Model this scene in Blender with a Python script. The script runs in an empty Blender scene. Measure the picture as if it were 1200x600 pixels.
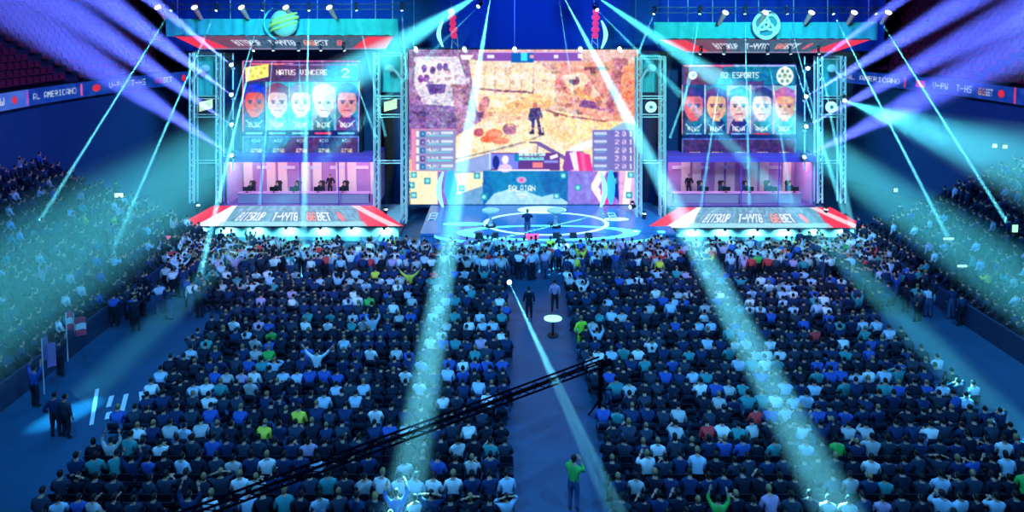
import bpy, math, random
import numpy as np
from mathutils import Vector, Matrix, Quaternion
random.seed(7); rng = np.random.default_rng(7)
SC = bpy.context.scene; C = SC.collection
PI = math.pi; R = math.radians

# ------------------------------------------------------------------ camera
CAM = Vector((-1.8, 0, 16)); TILT = R(4); F = 745.0
def ray(px, py):
    u = (px-590)/F; v = -(py-72)/F
    return Vector((u, math.cos(TILT)+v*math.sin(TILT), -math.sin(TILT)+v*math.cos(TILT)))
def W(px, py, Y):                      # point of the place seen at a pixel, at depth Y
    d = ray(px, py); return CAM + d*(Y/d.y)
def Wz(px, py, z=0.0):                 # the same, at height z
    d = ray(px, py); return CAM + d*((z-16)/d.z)
cam = bpy.data.cameras.new('camera'); co = bpy.data.objects.new('camera', cam); C.objects.link(co)
co.location = CAM; co.rotation_euler = (PI/2-TILT, 0, 0)
cam.sensor_width = 36; cam.lens = F/1200*36; cam.shift_x = 10/1200; cam.shift_y = -228/1200
cam.clip_end = 500
SC.camera = co
vs_ = SC.view_settings
vs_.view_transform = 'Standard'; vs_.look = 'None'; vs_.gamma = 1; vs_.exposure = 0; vs_.use_curve_mapping = False
w = bpy.data.worlds.new('world'); SC.world = w; w.use_nodes = True
w.node_tree.nodes['Background'].inputs[0].default_value = (0.0, 0.07, 0.35, 1)
w.node_tree.nodes['Background'].inputs[1].default_value = 0.35
SC.cycles.max_bounces = 4; SC.cycles.diffuse_bounces = 2; SC.cycles.transparent_max_bounces = 16
SC.cycles.volume_bounces = 0; SC.cycles.sample_clamp_indirect = 4; SC.cycles.use_denoising = True

# ------------------------------------------------------------------ materials
def lin(c): return tuple(((x/255)/12.92 if x/255 <= .04045 else ((x/255+.055)/1.055)**2.4) for x in c)
MATS = {}
def mat(name, col, rough=.7, metal=0, emit=None, es=1, noise=0, nscale=4, spec=.3):
    """col is linear base colour"""
    if name in MATS: return MATS[name]
    m = bpy.data.materials.new(name); m.use_nodes = True; nt = m.node_tree
    p = nt.nodes['Principled BSDF']
    p.inputs['Base Color'].default_value = (*col, 1); p.inputs['Roughness'].default_value = rough
    p.inputs['Metallic'].default_value = metal; p.inputs['Specular IOR Level'].default_value = spec
    if noise:
        n = nt.nodes.new('ShaderNodeTexNoise'); n.inputs['Scale'].default_value = nscale; n.inputs['Detail'].default_value = 4
        tc = nt.nodes.new('ShaderNodeTexCoord'); nt.links.new(tc.outputs['Object'], n.inputs['Vector'])
        r = nt.nodes.new('ShaderNodeMapRange'); r.inputs[3].default_value = 1-noise; r.inputs[4].default_value = 1+noise
        nt.links.new(n.outputs['Fac'], r.inputs[0])
        mx = nt.nodes.new('ShaderNodeVectorMath'); mx.operation = 'SCALE'; mx.inputs[0].default_value = col
        nt.links.new(r.outputs[0], mx.inputs['Scale']); nt.links.new(mx.outputs[0], p.inputs['Base Color'])
    if emit:
        p.inputs['Emission Color'].default_value = (*emit, 1); p.inputs['Emission Strength'].default_value = es
        m.cycles.emission_sampling = 'NONE'
    MATS[name] = m; return m
black = mat('black_plastic', (.01, .012, .02), .5)
steel = mat('truss_aluminium', (.85, .86, .88), .45, .15, noise=.1)
darkmetal = mat('dark_metal', (.03, .03, .05), .5, .4)
lens_m = mat('lamp_lens', (.8, .9, 1), .3, emit=(.6, .95, 1), es=3)
warm_m = mat('warm_lens', (1, .9, .8), .3, emit=(1, .93, .85), es=3)
par_m = mat('par_can_tail', (.75, .42, .36), .4, .3)  # pinkish colour stands in for the lamps' warm tail of light
whitefab = mat('white_board', (.8, .8, .85), .6)
red_m = mat('red_fabric', (.7, .02, .06), .6)

# ------------------------------------------------------------------ mesh building
class MB:
    def __init__(s): s.v = []; s.f = []; s.m = []
    def add(s, vs, fs, mi=0):
        b = len(s.v); s.v += [tuple(x) for x in vs]
        for f in fs: s.f.append(tuple(b+i for i in f)); s.m.append(mi)
    def hexa(s, p, mi=0):      # p: 8 points, bottom 4 ccw, top 4
        s.add(p, [(3, 2, 1, 0), (4, 5, 6, 7), (0, 1, 5, 4), (1, 2, 6, 5), (2, 3, 7, 6), (3, 0, 4, 7)], mi)
    def box(s, a, b, mi=0):
        x0, y0, z0 = (min(a[i], b[i]) for i in range(3)); x1, y1, z1 = (max(a[i], b[i]) for i in range(3))
        s.hexa([(x0, y0, z0), (x1, y0, z0), (x1, y1, z0), (x0, y1, z0), (x0, y0, z1), (x1, y0, z1), (x1, y1, z1), (x0, y1, z1)], mi)
    def tube(s, a, b, r0, r1=None, n=8, mi=0, cap=True):
        a = Vector(a); b = Vector(b); r1 = r0 if r1 is None else r1
        q = (b-a).to_track_quat('Z', 'Y'); L = (b-a).length
        vs = [a + q @ Vector((r*math.cos(2*PI*i/n), r*math.sin(2*PI*i/n), z)) for z, r in ((0, r0), (L, r1)) for i in range(n)]
        fs = [(i, (i+1) % n, n+(i+1) % n, n+i) for i in range(n)]
        if cap: fs += [tuple(range(n))[::-1], tuple(range(n, 2*n))]
        s.add(vs, fs, mi)
    def path(s, pts, r, n=6, mi=0):
        for i in range(len(pts)-1): s.tube(pts[i], pts[i+1], r, r, n, mi)
    def ell(s, c, r, nu=12, nv=8, mi=0):
        vs = [(c[0], c[1], c[2]-r[2])]
        for j in range(1, nv):
            t = -PI/2+PI*j/nv
            for i in range(nu):
                a = 2*PI*i/nu; vs.append((c[0]+r[0]*math.cos(t)*math.cos(a), c[1]+r[1]*math.cos(t)*math.sin(a), c[2]+r[2]*math.sin(t)))
        vs.append((c[0], c[1], c[2]+r[2])); fs = []
        for i in range(nu):
            fs.append((0, 1+(i+1) % nu, 1+i))
            for j in range(nv-2):
                a = 1+j*nu; fs.append((a+i, a+(i+1) % nu, a+nu+(i+1) % nu, a+nu+i))
            a = 1+(nv-2)*nu; fs.append((a+i, a+(i+1) % nu, len(vs)-1))
        s.add(vs, fs, mi)
    def build(s, name, mats, parent=None, smooth=False):
        me = bpy.data.meshes.new(name); me.from_pydata([tuple(v) for v in s.v], [], s.f)
        if not isinstance(mats, (list, tuple)): mats = [mats]
        for m in mats: me.materials.append(m)
        if len(mats) > 1: me.polygons.foreach_set('material_index', s.m)
        if smooth: me.polygons.foreach_set('use_smooth', [True]*len(s.f))
        me.update()
        o = bpy.data.objects.new(name, me); C.objects.link(o)
        if parent: o.parent = parent; o.matrix_parent_inverse = Matrix.Translation(parent.location).inverted() if parent.rotation_euler.z == 0 else parent.matrix_basis.inverted()
        return o
def tag(o, label=None, cat=None, group=None, kind=None):
    if label: o['label'] = label
    if cat: o['category'] = cat
    if group: o['group'] = group
    if kind: o['kind'] = kind
    return o
def empty(name, loc=(0, 0, 0), rz=0):
    o = bpy.data.objects.new(name, None); C.objects.link(o); o.location = loc; o.rotation_euler = (0, 0, rz); o.empty_display_size = .1
    return o
def fbox(mb, x0, y0, x1, y1, Y, d=.1, mi=0):   # box whose front face covers pixel box, at depth Y
    a = W(x0, y1, Y); b = W(x1, y0, Y); mb.box((a.x, Y, a.z), (b.x, Y+d, b.z), mi)
def fpoly(mb, pts, Y, d=.1, mi=0, Ys=None):        # prism behind a pixel outline
    n = len(pts); Ys = Ys or [Y]*n
    f = [W(x, y, yy) for (x, y), yy in zip(pts, Ys)]; b = [p+Vector((0, d, 0)) for p in f]
    mb.add(f+b, [tuple(range(n)), tuple(range(2*n-1, n-1, -1))]+[(i, n+i, n+(i+1) % n, (i+1) % n) for i in range(n)], mi)

# ------------------------------------------------------------------ painted LED screens (vertex colour grid)
FONT = dict(zip('ABCDEFGHIJKLMNOPQRSTUVWXYZ0123456789-',
 ['7E1111117E','7F49494936','3E41414122','7F4141221C','7F49494941','7F09090901','3E4149497A','7F0808087F','00417F4100','2040413F01','7F08142241','7F40404040','7F020C027F','7F0408107F','3E4141413E','7F09090906','3E4151215E','7F09192946','4649494931','01017F0101','3F4040403F','1F2040201F','3F4038403F','6314081463','0708700807','6151494543',
  '3E5149453E','00427F4000','4261514946','2141454B31','1814127F10','2745454539','3C4A494930','0171090503','3649494936','064949291E','0808080808']))
class CV:                                   # small raster in photo-sized units
    def __init__(s, w, h, k=2, bg=(0, 0, 0)):
        s.w, s.h, s.k = w, h, k; s.W, s.H = int(w*k), int(h*k)
        s.a = np.zeros((s.H, s.W, 3)); s.a[:] = bg
        s.X, s.Y = np.meshgrid((np.arange(s.W)+.5)/k, (np.arange(s.H)+.5)/k)
    def put(s, m, c, al=1): s.a[m] = s.a[m]*(1-al)+np.array(c, float)*al
    def rect(s, x0, y0, x1, y1, c, al=1): s.put((s.X >= x0) & (s.X < x1) & (s.Y >= y0) & (s.Y < y1), c, al)
    def ell(s, cx, cy, rx, ry, c, al=1, rot=0):
        dx, dy = s.X-cx, s.Y-cy; cr, sr = math.cos(rot), math.sin(rot)
        s.put(((dx*cr+dy*sr)/rx)**2+((-dx*sr+dy*cr)/ry)**2 < 1, c, al)
    def poly(s, pts, c, al=1):
        m = np.zeros(s.X.shape, bool); n = len(pts)
        for i in range(n):
            (xi, yi), (xj, yj) = pts[i], pts[i-1]
            if yi == yj: continue
            cond = ((yi > s.Y) != (yj > s.Y)) & (s.X < (xj-xi)*(s.Y-yi)/(yj-yi)+xi); m ^= cond
        s.put(m, c, al)
    def line(s, pts, wd, c, al=1):
        m = np.zeros(s.X.shape, bool)
        for (x0, y0), (x1, y1) in zip(pts, pts[1:]):
            dx, dy = x1-x0, y1-y0; L = dx*dx+dy*dy+1e-9
            t = np.clip(((s.X-x0)*dx+(s.Y-y0)*dy)/L, 0, 1)
            m |= (s.X-x0-t*dx)**2+(s.Y-y0-t*dy)**2 < (wd/2)**2
        s.put(m, c, al)
    def text(s, t, x, y, h, w, c, al=1, slope=0, bold=1.15):     # fills width w
        cw = w/(len(t)*6-1); ch = h/7
        for i, g in enumerate(t):
            if g not in FONT: continue
            for cx in range(5):
                col = int(FONT[g][cx*2:cx*2+2], 16)
                for r in range(7):
                    if col >> r & 1:
                        xx = x+(i*6+cx)*cw; yy = y+r*ch+slope*(xx-x); s.rect(xx, yy, xx+cw*bold, yy+ch*1.15, c, al)
    def noise(s, amp, cell=3, x0=0, y0=0, x1=1e9, y1=1e9, chroma=.4):
        gh, gw = int(s.h/cell)+2, int(s.w/cell)+2
        g = rng.normal(0, 1, (gh, gw, 1))+chroma*rng.normal(0, 1, (gh, gw, 3))
        fx, fy = s.X/cell, s.Y/cell; ix, iy = fx.astype(int), fy.astype(int); tx, ty = (fx-ix)[..., None], (fy-iy)[..., None]
        n = (g[iy, ix]*(1-tx)+g[iy, ix+1]*tx)*(1-ty)+(g[iy+1, ix]*(1-tx)+g[iy+1, ix+1]*tx)*ty
        m = (s.X >= x0) & (s.X < x1) & (s.Y >= y0) & (s.Y < y1); s.a[m] = np.clip(s.a[m]+n[m]*amp, 0, 255)
    def blur(s, n=1):
        for _ in range(n):
            p = np.pad(s.a, ((1, 1), (1, 1), (0, 0)), 'edge')
            s.a = (p[1:-1, 1:-1]*2+p[:-2, 1:-1]+p[2:, 1:-1]+p[1:-1, :-2]+p[1:-1, 2:])/6
    def mesh(s, name, fn, strength=1, parent=None):
        """fn(x, y) with x, y in photo units -> point"""
        nx, ny = s.W+1, s.H+1
        us = np.linspace(0, s.w, nx); vs = np.linspace(0, s.h, ny)
        P = fn(*np.meshgrid(us, vs)).reshape(-1, 3)
        i = (np.arange(s.H)[:, None]*nx+np.arange(s.W)[None]).ravel()
        q = np.stack([i, i+nx, i+nx+1, i+1], 1)
        me = bpy.data.meshes.new(name); me.vertices.add(len(P)); me.vertices.foreach_set('co', P.astype(np.float32).ravel())
        me.loops.add(len(q)*4); me.loops.foreach_set('vertex_index', q.ravel().astype(np.int32))
        me.polygons.add(len(q)); me.polygons.foreach_set('loop_start', np.arange(len(q), dtype=np.int32)*4)
        me.update(calc_edges=True)
        at = me.color_attributes.new('picture', 'FLOAT_COLOR', 'POINT')
        A = np.pad(s.a, ((0, 1), (0, 1), (0, 0)), 'edge'); A = (A+np.pad(s.a, ((1, 0), (0, 1), (0, 0)), 'edge')+np.pad(s.a, ((0, 1), (1, 0), (0, 0)), 'edge')+np.pad(s.a, ((1, 0), (1, 0), (0, 0)), 'edge'))/4
        a = np.clip(A/255, 0, 1); a = np.where(a <= .04045, a/12.92, ((a+.055)/1.055)**2.4)
        cc = np.ones((len(P), 4), np.float32); cc[:, :3] = a.reshape(-1, 3); at.data.foreach_set('color', cc.ravel())
        key = 'led_picture_%.2f' % strength
        if key not in MATS:
            m = bpy.data.materials.new(key); m.use_nodes = True; nt = m.node_tree; p = nt.nodes['Principled BSDF']
            n = nt.nodes.new('ShaderNodeAttribute'); n.attribute_name = 'picture'
            p.inputs['Base Color'].default_value = (.02, .02, .02, 1); p.inputs['Roughness'].default_value = .5
            nt.links.new(n.outputs['Color'], p.inputs['Emission Color']); p.inputs['Emission Strength'].default_value = strength
            m.cycles.emission_sampling = 'NONE'; MATS[key] = m
        me.materials.append(MATS[key])
        o = bpy.data.objects.new(name, me); C.objects.link(o)
        if parent: o.parent = parent; o.matrix_parent_inverse = parent.matrix_basis.inverted() if parent.type != 'EMPTY' else Matrix.Translation(parent.location).inverted()
        return o
def planar(tl, tr, bl, br=None):
    tl, tr, bl = np.array(tl), np.array(tr), np.array(bl); br = tr+bl-tl if br is None else np.array(br)
    def mk(w, h):
        def fn(x, y):
            s = (x/w)[..., None]; t = (y/h)[..., None]
            return (tl*(1-s)+tr*s)*(1-t)+(bl*(1-s)+br*s)*t
        return fn
    return mk

# ================================================================== SETTING
RC = 36.0; YC = 44.0
fl_m = mat('arena_floor', (.015, .075, .17), .45, noise=.3, nscale=.7, spec=.35)
mb = MB(); mb.box((-52, -12, -.3), (52, 96, 0)); tag(mb.build('floor', fl_m), 'dark blue smooth arena floor', 'floor', kind='structure')
wall_m = mat('arena_wall', (.02, .09, .26), .9, noise=.2, nscale=.4)
def arc(a0, a1, n, r): return [(r*math.cos(R(a0+(a1-a0)*i/n)), YC+r*math.sin(R(a0+(a1-a0)*i/n))) for i in range(n+1)]
def wallstrip(pts, z0, z1, th):
    mb = MB()
    for (x0, y0), (x1, y1) in zip(pts, pts[1:]):
        def out(x, y):
            if y <= YC: return (x+math.copysign(th, x), y)
            d = math.hypot(x, y-YC); return (x*(d+th)/d, YC+(y-YC)*(d+th)/d)
        a, b = out(x0, y0), out(x1, y1)
        mb.hexa([(x0, y0, z0), (x1, y1, z0), (*b, z0), (*a, z0), (x0, y0, z1), (x1, y1, z1), (*b, z1), (*a, z1)])
    return mb
tag(wallstrip([(RC, -10), (RC, YC)]+arc(0, 50, 14, RC)[1:], 0, 10.8, .4).build('wall_right', wall_m), 'dark blue curtained wall below the right ribbon board', 'wall', kind='structure')
tag(wallstrip([(-RC, -10), (-RC, YC)]+arc(180, 130, 14, RC)[1:], 0, 10.8, .4).build('wall_left', wall_m), 'dark blue curtained wall below the left ribbon board', 'wall', kind='structure')
tag(wallstrip(arc(50, 130, 20, RC), 0, 10.8, .4).build('wall_back', wall_m), 'dark blue curved wall behind the stage', 'wall', kind='structure')
ub_m = mat('upper_wall', (.012, .05, .2), .9, noise=.3, nscale=.3)
tag(wallstrip([(52, -10), (52, YC)]+arc(0, 180, 40, 52)[1:]+[(-52, -10)], 10.8, 30, .4).build('wall_rear', ub_m), 'dark blue upper rim wall', 'wall', kind='structure')
mb = MB(); mb.box((-52.4, -12, 30), (52.4, 96.4, 30.4)); tag(mb.build('ceiling', mat('ceiling', (.01, .02, .06), .9)), 'dark arena roof', 'ceiling', kind='structure')

# upper tiers and their seats
tier_m = mat('tier_concrete', (.03, .04, .1), .9, noise=.2); seat_m = mat('maroon_seat', (.20, .018, .06), .6, noise=.4, nscale=.8)
def upper_tier(sg, lab):
    mb = MB(); sb = MB()
    for k in range(15):
        r0 = 36.5+k*.95; r1 = r0+.95; z = 10.7+k*.5
        pts0 = [(sg*r0, 20), (sg*r0, YC)]+[(sg*r0*math.cos(R(a)), YC+r0*math.sin(R(a))) for a in range(5, 75, 5)]
        pts1 = [(sg*r1, 20), (sg*r1, YC)]+[(sg*r1*math.cos(R(a)), YC+r1*math.sin(R(a))) for a in range(5, 75, 5)]
        for i in range(len(pts0)-1):
            a, b, c, d = pts0[i], pts0[i+1], pts1[i+1], pts1[i]
            mb.hexa([(*a, z-.55), (*b, z-.55), (*c, z-.55), (*d, z-.55), (*a, z), (*b, z), (*c, z), (*d, z)])
        rr = r0+.45; n = int((YC-24)/.6)
        pos = [(sg*rr, 24+i*.6, 0 if sg > 0 else PI) for i in range(n)]
        na = int(rr*R(70)/.6); pos += [(sg*rr*math.cos(i*.6/rr), YC+rr*math.sin(i*.6/rr), (i*.6/rr) if sg > 0 else PI-i*.6/rr) for i in range(na)]
        for j, (x, y, a) in enumerate(pos):
            if j % 22 in (0, 1): continue
            ca, sa = math.cos(a), math.sin(a)
            def tf(p): return (x+p[0]*ca-p[1]*sa, y+p[0]*sa+p[1]*ca, z+p[2])
            sb.hexa([tf(p) for p in ((.12, -.24, .35), (.2, -.24, .35), (.2, .24, .35), (.12, .24, .35), (.2, -.22, .85), (.27, -.22, .85), (.27, .22, .85), (.2, .22, .85))])
            sb.hexa([tf(p) for p in ((-.25, -.24, .38), (.15, -.24, .36), (.15, .24, .36), (-.25, .24, .38), (-.25, -.24, .44), (.15, -.24, .42), (.15, .24, .42), (-.25, .24, .44))])
    t = mb.build('upper_tier', tier_m); tag(t, 'stepped dark upper tier above the %s ribbon board' % lab, 'seating tier', 'upper tiers', 'structure')
    tag(sb.build('arena_seats', seat_m), 'rows of maroon seats on the upper tier above the %s ribbon board' % lab, 'seats', 'maroon upper tier seats', 'stuff')
upper_tier(-1, 'left'); upper_tier(1, 'right')

# ribbon LED boards
def ribbon(x0, x1, paintf, lab):
    wpx = x1-x0; cv = CV(wpx, 20, 2, (18, 62, 170)); paintf(cv)
    cv.noise(8, 5); cv.blur(1)
    def fn(x, y):
        u = (x+x0-590)/F; dx, dy = u, np.full_like(u, .997)
        ox, oy = CAM.x, -YC; b = ox*dx+oy*dy; a = dx*dx+dy*dy; c = ox*ox+oy*oy-(RC-.3)**2
        t = (-b+np.sqrt(b*b-a*c))/a
        return np.stack([ox+dx*t, dy*t, 10.85-y/20*1.2], -1)
    t = empty('ribbon_board', (0, 0, 0)); cv.mesh('led_face', fn, .85, t)
    xs = np.linspace(0, wpx, 24); P = fn(xs, np.zeros_like(xs)); mb = MB(); mb2 = MB()
    for i in range(len(xs)-1):
        a, b = P[i], P[i+1]
        for zz in (10.88, 9.58):
            def o(p, k): v = Vector((p[0], p[1]-YC)).normalized()*k; return (p[0]+v.x, p[1]+v.y)
            p0, p1, p2, p3 = o(a, -.03), o(b, -.03), o(b, .25), o(a, .25)
            (mb if zz < 10 else mb2).hexa([(*p0, zz), (*p1, zz), (*p2, zz), (*p3, zz), (*p0, zz+.06), (*p1, zz+.06), (*p2, zz+.06), (*p3, zz+.06)])
    mb.build('lower_rim', darkmetal, t); mb2.build('upper_rim', darkmetal, t)
    tag(t, 'curved blue LED ribbon board with white sponsor lettering on the %s' % lab, 'led board', 'ribbon boards')
WH = (225, 235, 255); RDc = (235, 50, 80)
def pl(c):   # starts at x=-40
    o = 40
    c.rect(o-3, 0, o+32, 20, (70, 110, 225)); c.text('W', o-3, 5, 9, 6, WH); c.ell(o+15, 10, 3, 4.5, RDc); c.rect(o+29, 2, o+31.5, 18, (190, 80, 200))
    c.text('AL AMERICANO', o+37, 6, 7.5, 51, WH); c.rect(o+93, 2, o+95.5, 18, (230, 100, 180)); c.ell(o+112, 10, 5, 5, RDc)
    c.text('V-PW', o+127, 5, 8.5, 17, WH); c.text('T-HS', o+153, 5, 9, 17, WH); c.text('GG', o+181, 6, 8, 9, RDc); c.text('BET', o+191, 6, 8, 10, WH); c.ell(o+215, 10, 2.5, 6, RDc)
def pr(c):
    o = -985
    c.text('AL AMERICANO', o+992, 6, 7.5, 63, WH); c.rect(o+1060, 2, o+1062.5, 18, (200, 70, 140)); c.rect(o+1074, 5, o+1085, 15, (220, 90, 220))
    c.text('V-PW', o+1094, 5, 9, 18, WH); c.text('T-HS', o+1122, 5, 9.5, 18, WH); c.text('GG', o+1148, 6, 9, 8, (255, 150, 90)); c.text('BET', o+1157, 6, 9, 8, WH)
    c.ell(o+1175, 10, 4, 5, RDc); c.rect(o+1190, 0, o+1192.5, 20, (230, 70, 120))
ribbon(-40, 222, pl, 'left'); ribbon(985, 1240, pr, 'right')

# side stands (raked)
stand_m = mat('stand_step', (.02, .05, .12), .85, noise=.2)
ROWS = 12; SX = 22.3
def stand(sg, lab):
    mb = MB()
    for k in range(ROWS):
        z = .5+.42*k; x = SX+.95*k
        mb.box((sg*x, 16, 0), (sg*(x+.95), 44.5-(0 if k < 8 else (k-7)*.4), z))
    mb.box((sg*(SX-.12), 16, 0), (sg*SX, 44, 1.15))
    t = mb.build('side_stand', stand_m); tag(t, 'dark raked stand full of spectators along the %s side' % lab, 'grandstand', 'raked side stands', 'structure')
stand(-1, 'left'); stand(1, 'right')

# ================================================================== PEOPLE
SHIRTS = {'white': (.75, .82, .9), 'pale blue': (.42, .6, .82), 'light grey': (.45, .5, .55), 'teal': (.04, .3, .34), 'black': (.005, .012, .035), 'navy': (.006, .03, .11),
          'dark grey': (.02, .04, .08), 'blue': (.03, .1, .45), 'green': (.05, .5, .1), 'red': (.75, .05, .06), 'yellow': (.8, .75, .08), 'lilac': (.5, .35, .6)}
SM = {k: mat('shirt_'+k.replace(' ', '_'), v, .9, noise=.15, nscale=6) for k, v in SHIRTS.items()}
skin_m = mat('skin', (.55, .3, .22), .6); hair_d = mat('dark_hair', (.012, .01, .012), .6); hair_b = mat('fair_hair', (.3, .2, .1), .6)
trs_m = mat('dark_trousers', (.012, .018, .04), .9); jeans_m = mat('blue_jeans', (.06, .12, .28), .9); shoe_m = mat('dark_shoes', (.02, .02, .02), .6)
# joints: name -> (x, y, z, rx, ry, region);  regions 0 skin 1 shirt 2 trousers 3 shoes
def figure(seated=True, arms='lap', lean=0, step=0):
    J = {}; E = []
    def j(n, x, y, z, r, r2, reg): J[n] = (x, y, z, r, r2, reg)
    if seated:
        hz = .56; sh = Matrix.Rotation(-R(lean), 3, 'X')
        j('pel', 0, -.06, hz, .165, .13, 2); base = Vector((0, -.06, hz))
    else:
        hz = .93; sh = Matrix.Rotation(-R(lean), 3, 'X'); j('pel', 0, 0, hz, .155, .115, 2); base = Vector((0, 0, hz))
    def up(n, x, y, z, r, r2, reg):
        p = base + sh @ Vector((x, y, z)); j(n, p.x, p.y, p.z, r, r2, reg)
    up('wai', 0, -.01, .2, .14, .105, 1); up('che', 0, -.01, .42, .175, .115, 1); up('nec', 0, 0, .57, .06, .06, 0); up('hed', 0, .02, .66, .055, .055, 0)
    E += [('pel', 'wai'), ('wai', 'che'), ('che', 'nec'), ('nec', 'hed')]
    for s, S in ((-1, 'l'), (1, 'r')):
        up('sh'+S, s*.2, -.01, .47, .07, .065, 1)
        a = arms if not isinstance(arms, tuple) else arms[(s+1)//2]
        el, wr = {'lap': ((.27, .06, .2), (.13, .27, .1)), 'down': ((.27, -.02, .2), (.27, .06, -.06)), 'up': ((.33, .05, .68), (.27, .1, .93)),
                  'clap': ((.3, .14, .3), (.05, .3, .42)), 'phone': ((.27, .17, .33), (.1, .27, .55)), 'wide': ((.42, .05, .62), (.6, .12, .84)), 'desk': ((.27, .18, .2), (.2, .42, .17)),
                  'head': ((.4, .08, .58), (.17, -.04, .74)), 'cross': ((.25, .1, .22), (-.02, .2, .27)), 'hip': ((.36, -.06, .2), (.2, .04, .03))}[a]
        up('el'+S, s*el[0], el[1], el[2], .048, .048, 1 if not seated else 1)
        up('wr'+S, s*wr[0], wr[1], wr[2], .03, .03, 0)
        E += [('che', 'sh'+S), ('sh'+S, 'el'+S), ('el'+S, 'wr'+S)]
        if seated:
            j('hi'+S, s*.1, -.02, hz-.01, .1, .09, 2); j('kn'+S, s*.15, .38, .52, .07, .07, 2); j('an'+S, s*.15, .36, .12, .045, .045, 2)
        else:
            dy = step*s; j('hi'+S, s*.1, 0, .86, .1, .1, 2); j('kn'+S, s*.11, dy*.12+.03, .49, .068, .068, 2); j('an'+S, s*.12, dy*.2-.02, .11, .045, .045, 2)
        a_ = J['an'+S]; j('to'+S, a_[0]+s*.03, a_[1]+.15, .045, .035, .03, 3)
        E += [('pel', 'hi'+S), ('hi'+S, 'kn'+S), ('kn'+S, 'an'+S), ('an'+S, 'to'+S)]
    return J, E, base, sh
def skin_mesh(J, E, sub):
    names = list(J); me = bpy.data.meshes.new('tmp'); me.from_pydata([J[n][:3] for n in names], [(names.index(a), names.index(b)) for a, b in E], [])
    o = bpy.data.objects.new('tmp', me); C.objects.link(o)
    md = o.modifiers.new('s', 'SKIN'); md.use_smooth_shade = True
    sv = me.skin_vertices[0].data
    for i, n in enumerate(names): sv[i].radius = (J[n][3], J[n][4]); sv[i].use_root = (n == 'pel')
    if sub: m2 = o.modifiers.new('u', 'SUBSURF'); m2.levels = sub
    dg = bpy.context.evaluated_depsgraph_get(); ev = o.evaluated_get(dg); m = ev.to_mesh()
    V = [v.co.copy() for v in m.vertices]; Fc = [tuple(p.vertices) for p in m.polygons]; N = [v.normal.copy() for v in m.vertices]
    ev.to_mesh_clear(); bpy.data.objects.remove(o); bpy.data.meshes.remove(me)
    # region per face from nearest bone
    segs = [(Vector(J[a][:3]), Vector(J[b][:3]), J[a], J[b]) for a, b in E]
    reg = []
    for f in Fc:
        c = sum((V[i] for i in f), Vector())/len(f); best = None
        for a, b, ja, jb in segs:
            t = max(0, min(1, (c-a).dot(b-a)/max((b-a).length_squared, 1e-9))); d = (c-a.lerp(b, t)).length - (ja[3]*(1-t)+jb[3]*t)*.6
            if best is None or d < best[0]: best = (d, ja[5] if t < (.9 if ja[5] == 1 and jb[5] == 0 and jb[3] == .06 else .55) else jb[5], jb, t)
        reg.append(best[1])
    return V, Fc, N, reg
def head(mb, base, sh, mi_skin, lod, yaw=0):
    rot = sh.to_4x4()
    c = base + sh @ Vector((0, .03, .72)); h = MB()
    h.ell((0, 0, 0), (.078, .095, .118), 12 if lod else 7, 8 if lod else 5)
    if lod:
        h.ell((0, .03, -.07), (.05, .06, .05), 8, 5)
        h.add([(-.014, .09, -.02), (.014, .09, -.02), (0, .118, -.03), (0, .088, .02)], [(0, 1, 2), (1, 3, 2), (3, 0, 2)])
        for s in (-1, 1): h.ell((s*.08, 0, -.01), (.012, .022, .032), 6, 4)
        h.add([(-.03, .088, -.062), (.03, .088, -.062), (.02, .094, -.07), (-.02, .094, -.07)], [(0, 1, 2, 3)])
        for s in (-1, 1): h.ell((s*.032, .082, .005), (.012, .012, .008), 6, 4)
    M = Matrix.Translation(c) @ rot @ Matrix.Rotation(yaw, 4, 'Z')
    mb.add([M @ Vector(v) for v in h.v], h.f, mi_skin); return M
def hair_part(mb, M, mi, lod, long=False):
    h = MB(); h.ell((0, -.014, .022), (.088, .098, .112), 12 if lod else 7, 8 if lod else 5)
    vs = [Vector(v) for v in h.v]
    for v in vs:
        if v.y > .02 and v.z < .06: v.y = .02+(v.y-.02)*.1; 
        if v.z < -.03 and not long: v.z = -.03+(v.z+.03)*.2
        if long and v.z < 0 and v.y < 0: v.z *= 2.1
    mb.add([M @ v for v in vs], h.f, mi)
def hand(mb, J, S, mi):
    w_ = Vector(J['wr'+S][:3]); e = Vector(J['el'+S][:3]); d = (w_-e).normalized(); s = -1 if S == 'l' else 1
    side = d.cross(Vector((0, 0, 1))); side = side.normalized() if side.length > .2 else Vector((0, 1, 0)); nrm = d.cross(side)
    p = w_; q = w_+d*.085
    def P(a, b, c): return p+d*a+side*b+nrm*c
    mb.hexa([P(-.01, -.028, -.015), P(-.01, .028, -.015), P(-.01, .028, .015), P(-.01, -.028, .015), P(.09, -.04, -.011), P(.09, .04, -.011), P(.09, .04, .011), P(.09, -.04, .011)], mi)
    for k, L in enumerate((.065, .078, .085, .072)):
        b = -.033+k*.022; mb.tube(P(.085, b, 0), P(.085+L*.55, b, .006), .0095, .009, 5, mi); mb.tube(P(.085+L*.55, b, .006), P(.085+L*.9, b, .024), .009, .007, 5, mi)
    mb.tube(P(.02, .03, 0), P(.055, .06, .01), .011, .01, 5, mi); mb.tube(P(.055, .06, .01), P(.085, .068, .02), .01, .008, 5, mi)
def to_mesh(mb, name, mats, smooth=True):
    me = bpy.data.meshes.new(name); me.from_pydata([tuple(v) for v in mb.v], [], mb.f)
    for m in mats: me.materials.append(m)
    me.polygons.foreach_set('material_index', mb.m)
    if smooth: me.polygons.foreach_set('use_smooth', [True]*len(mb.f))
    me.update(); return me
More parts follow.
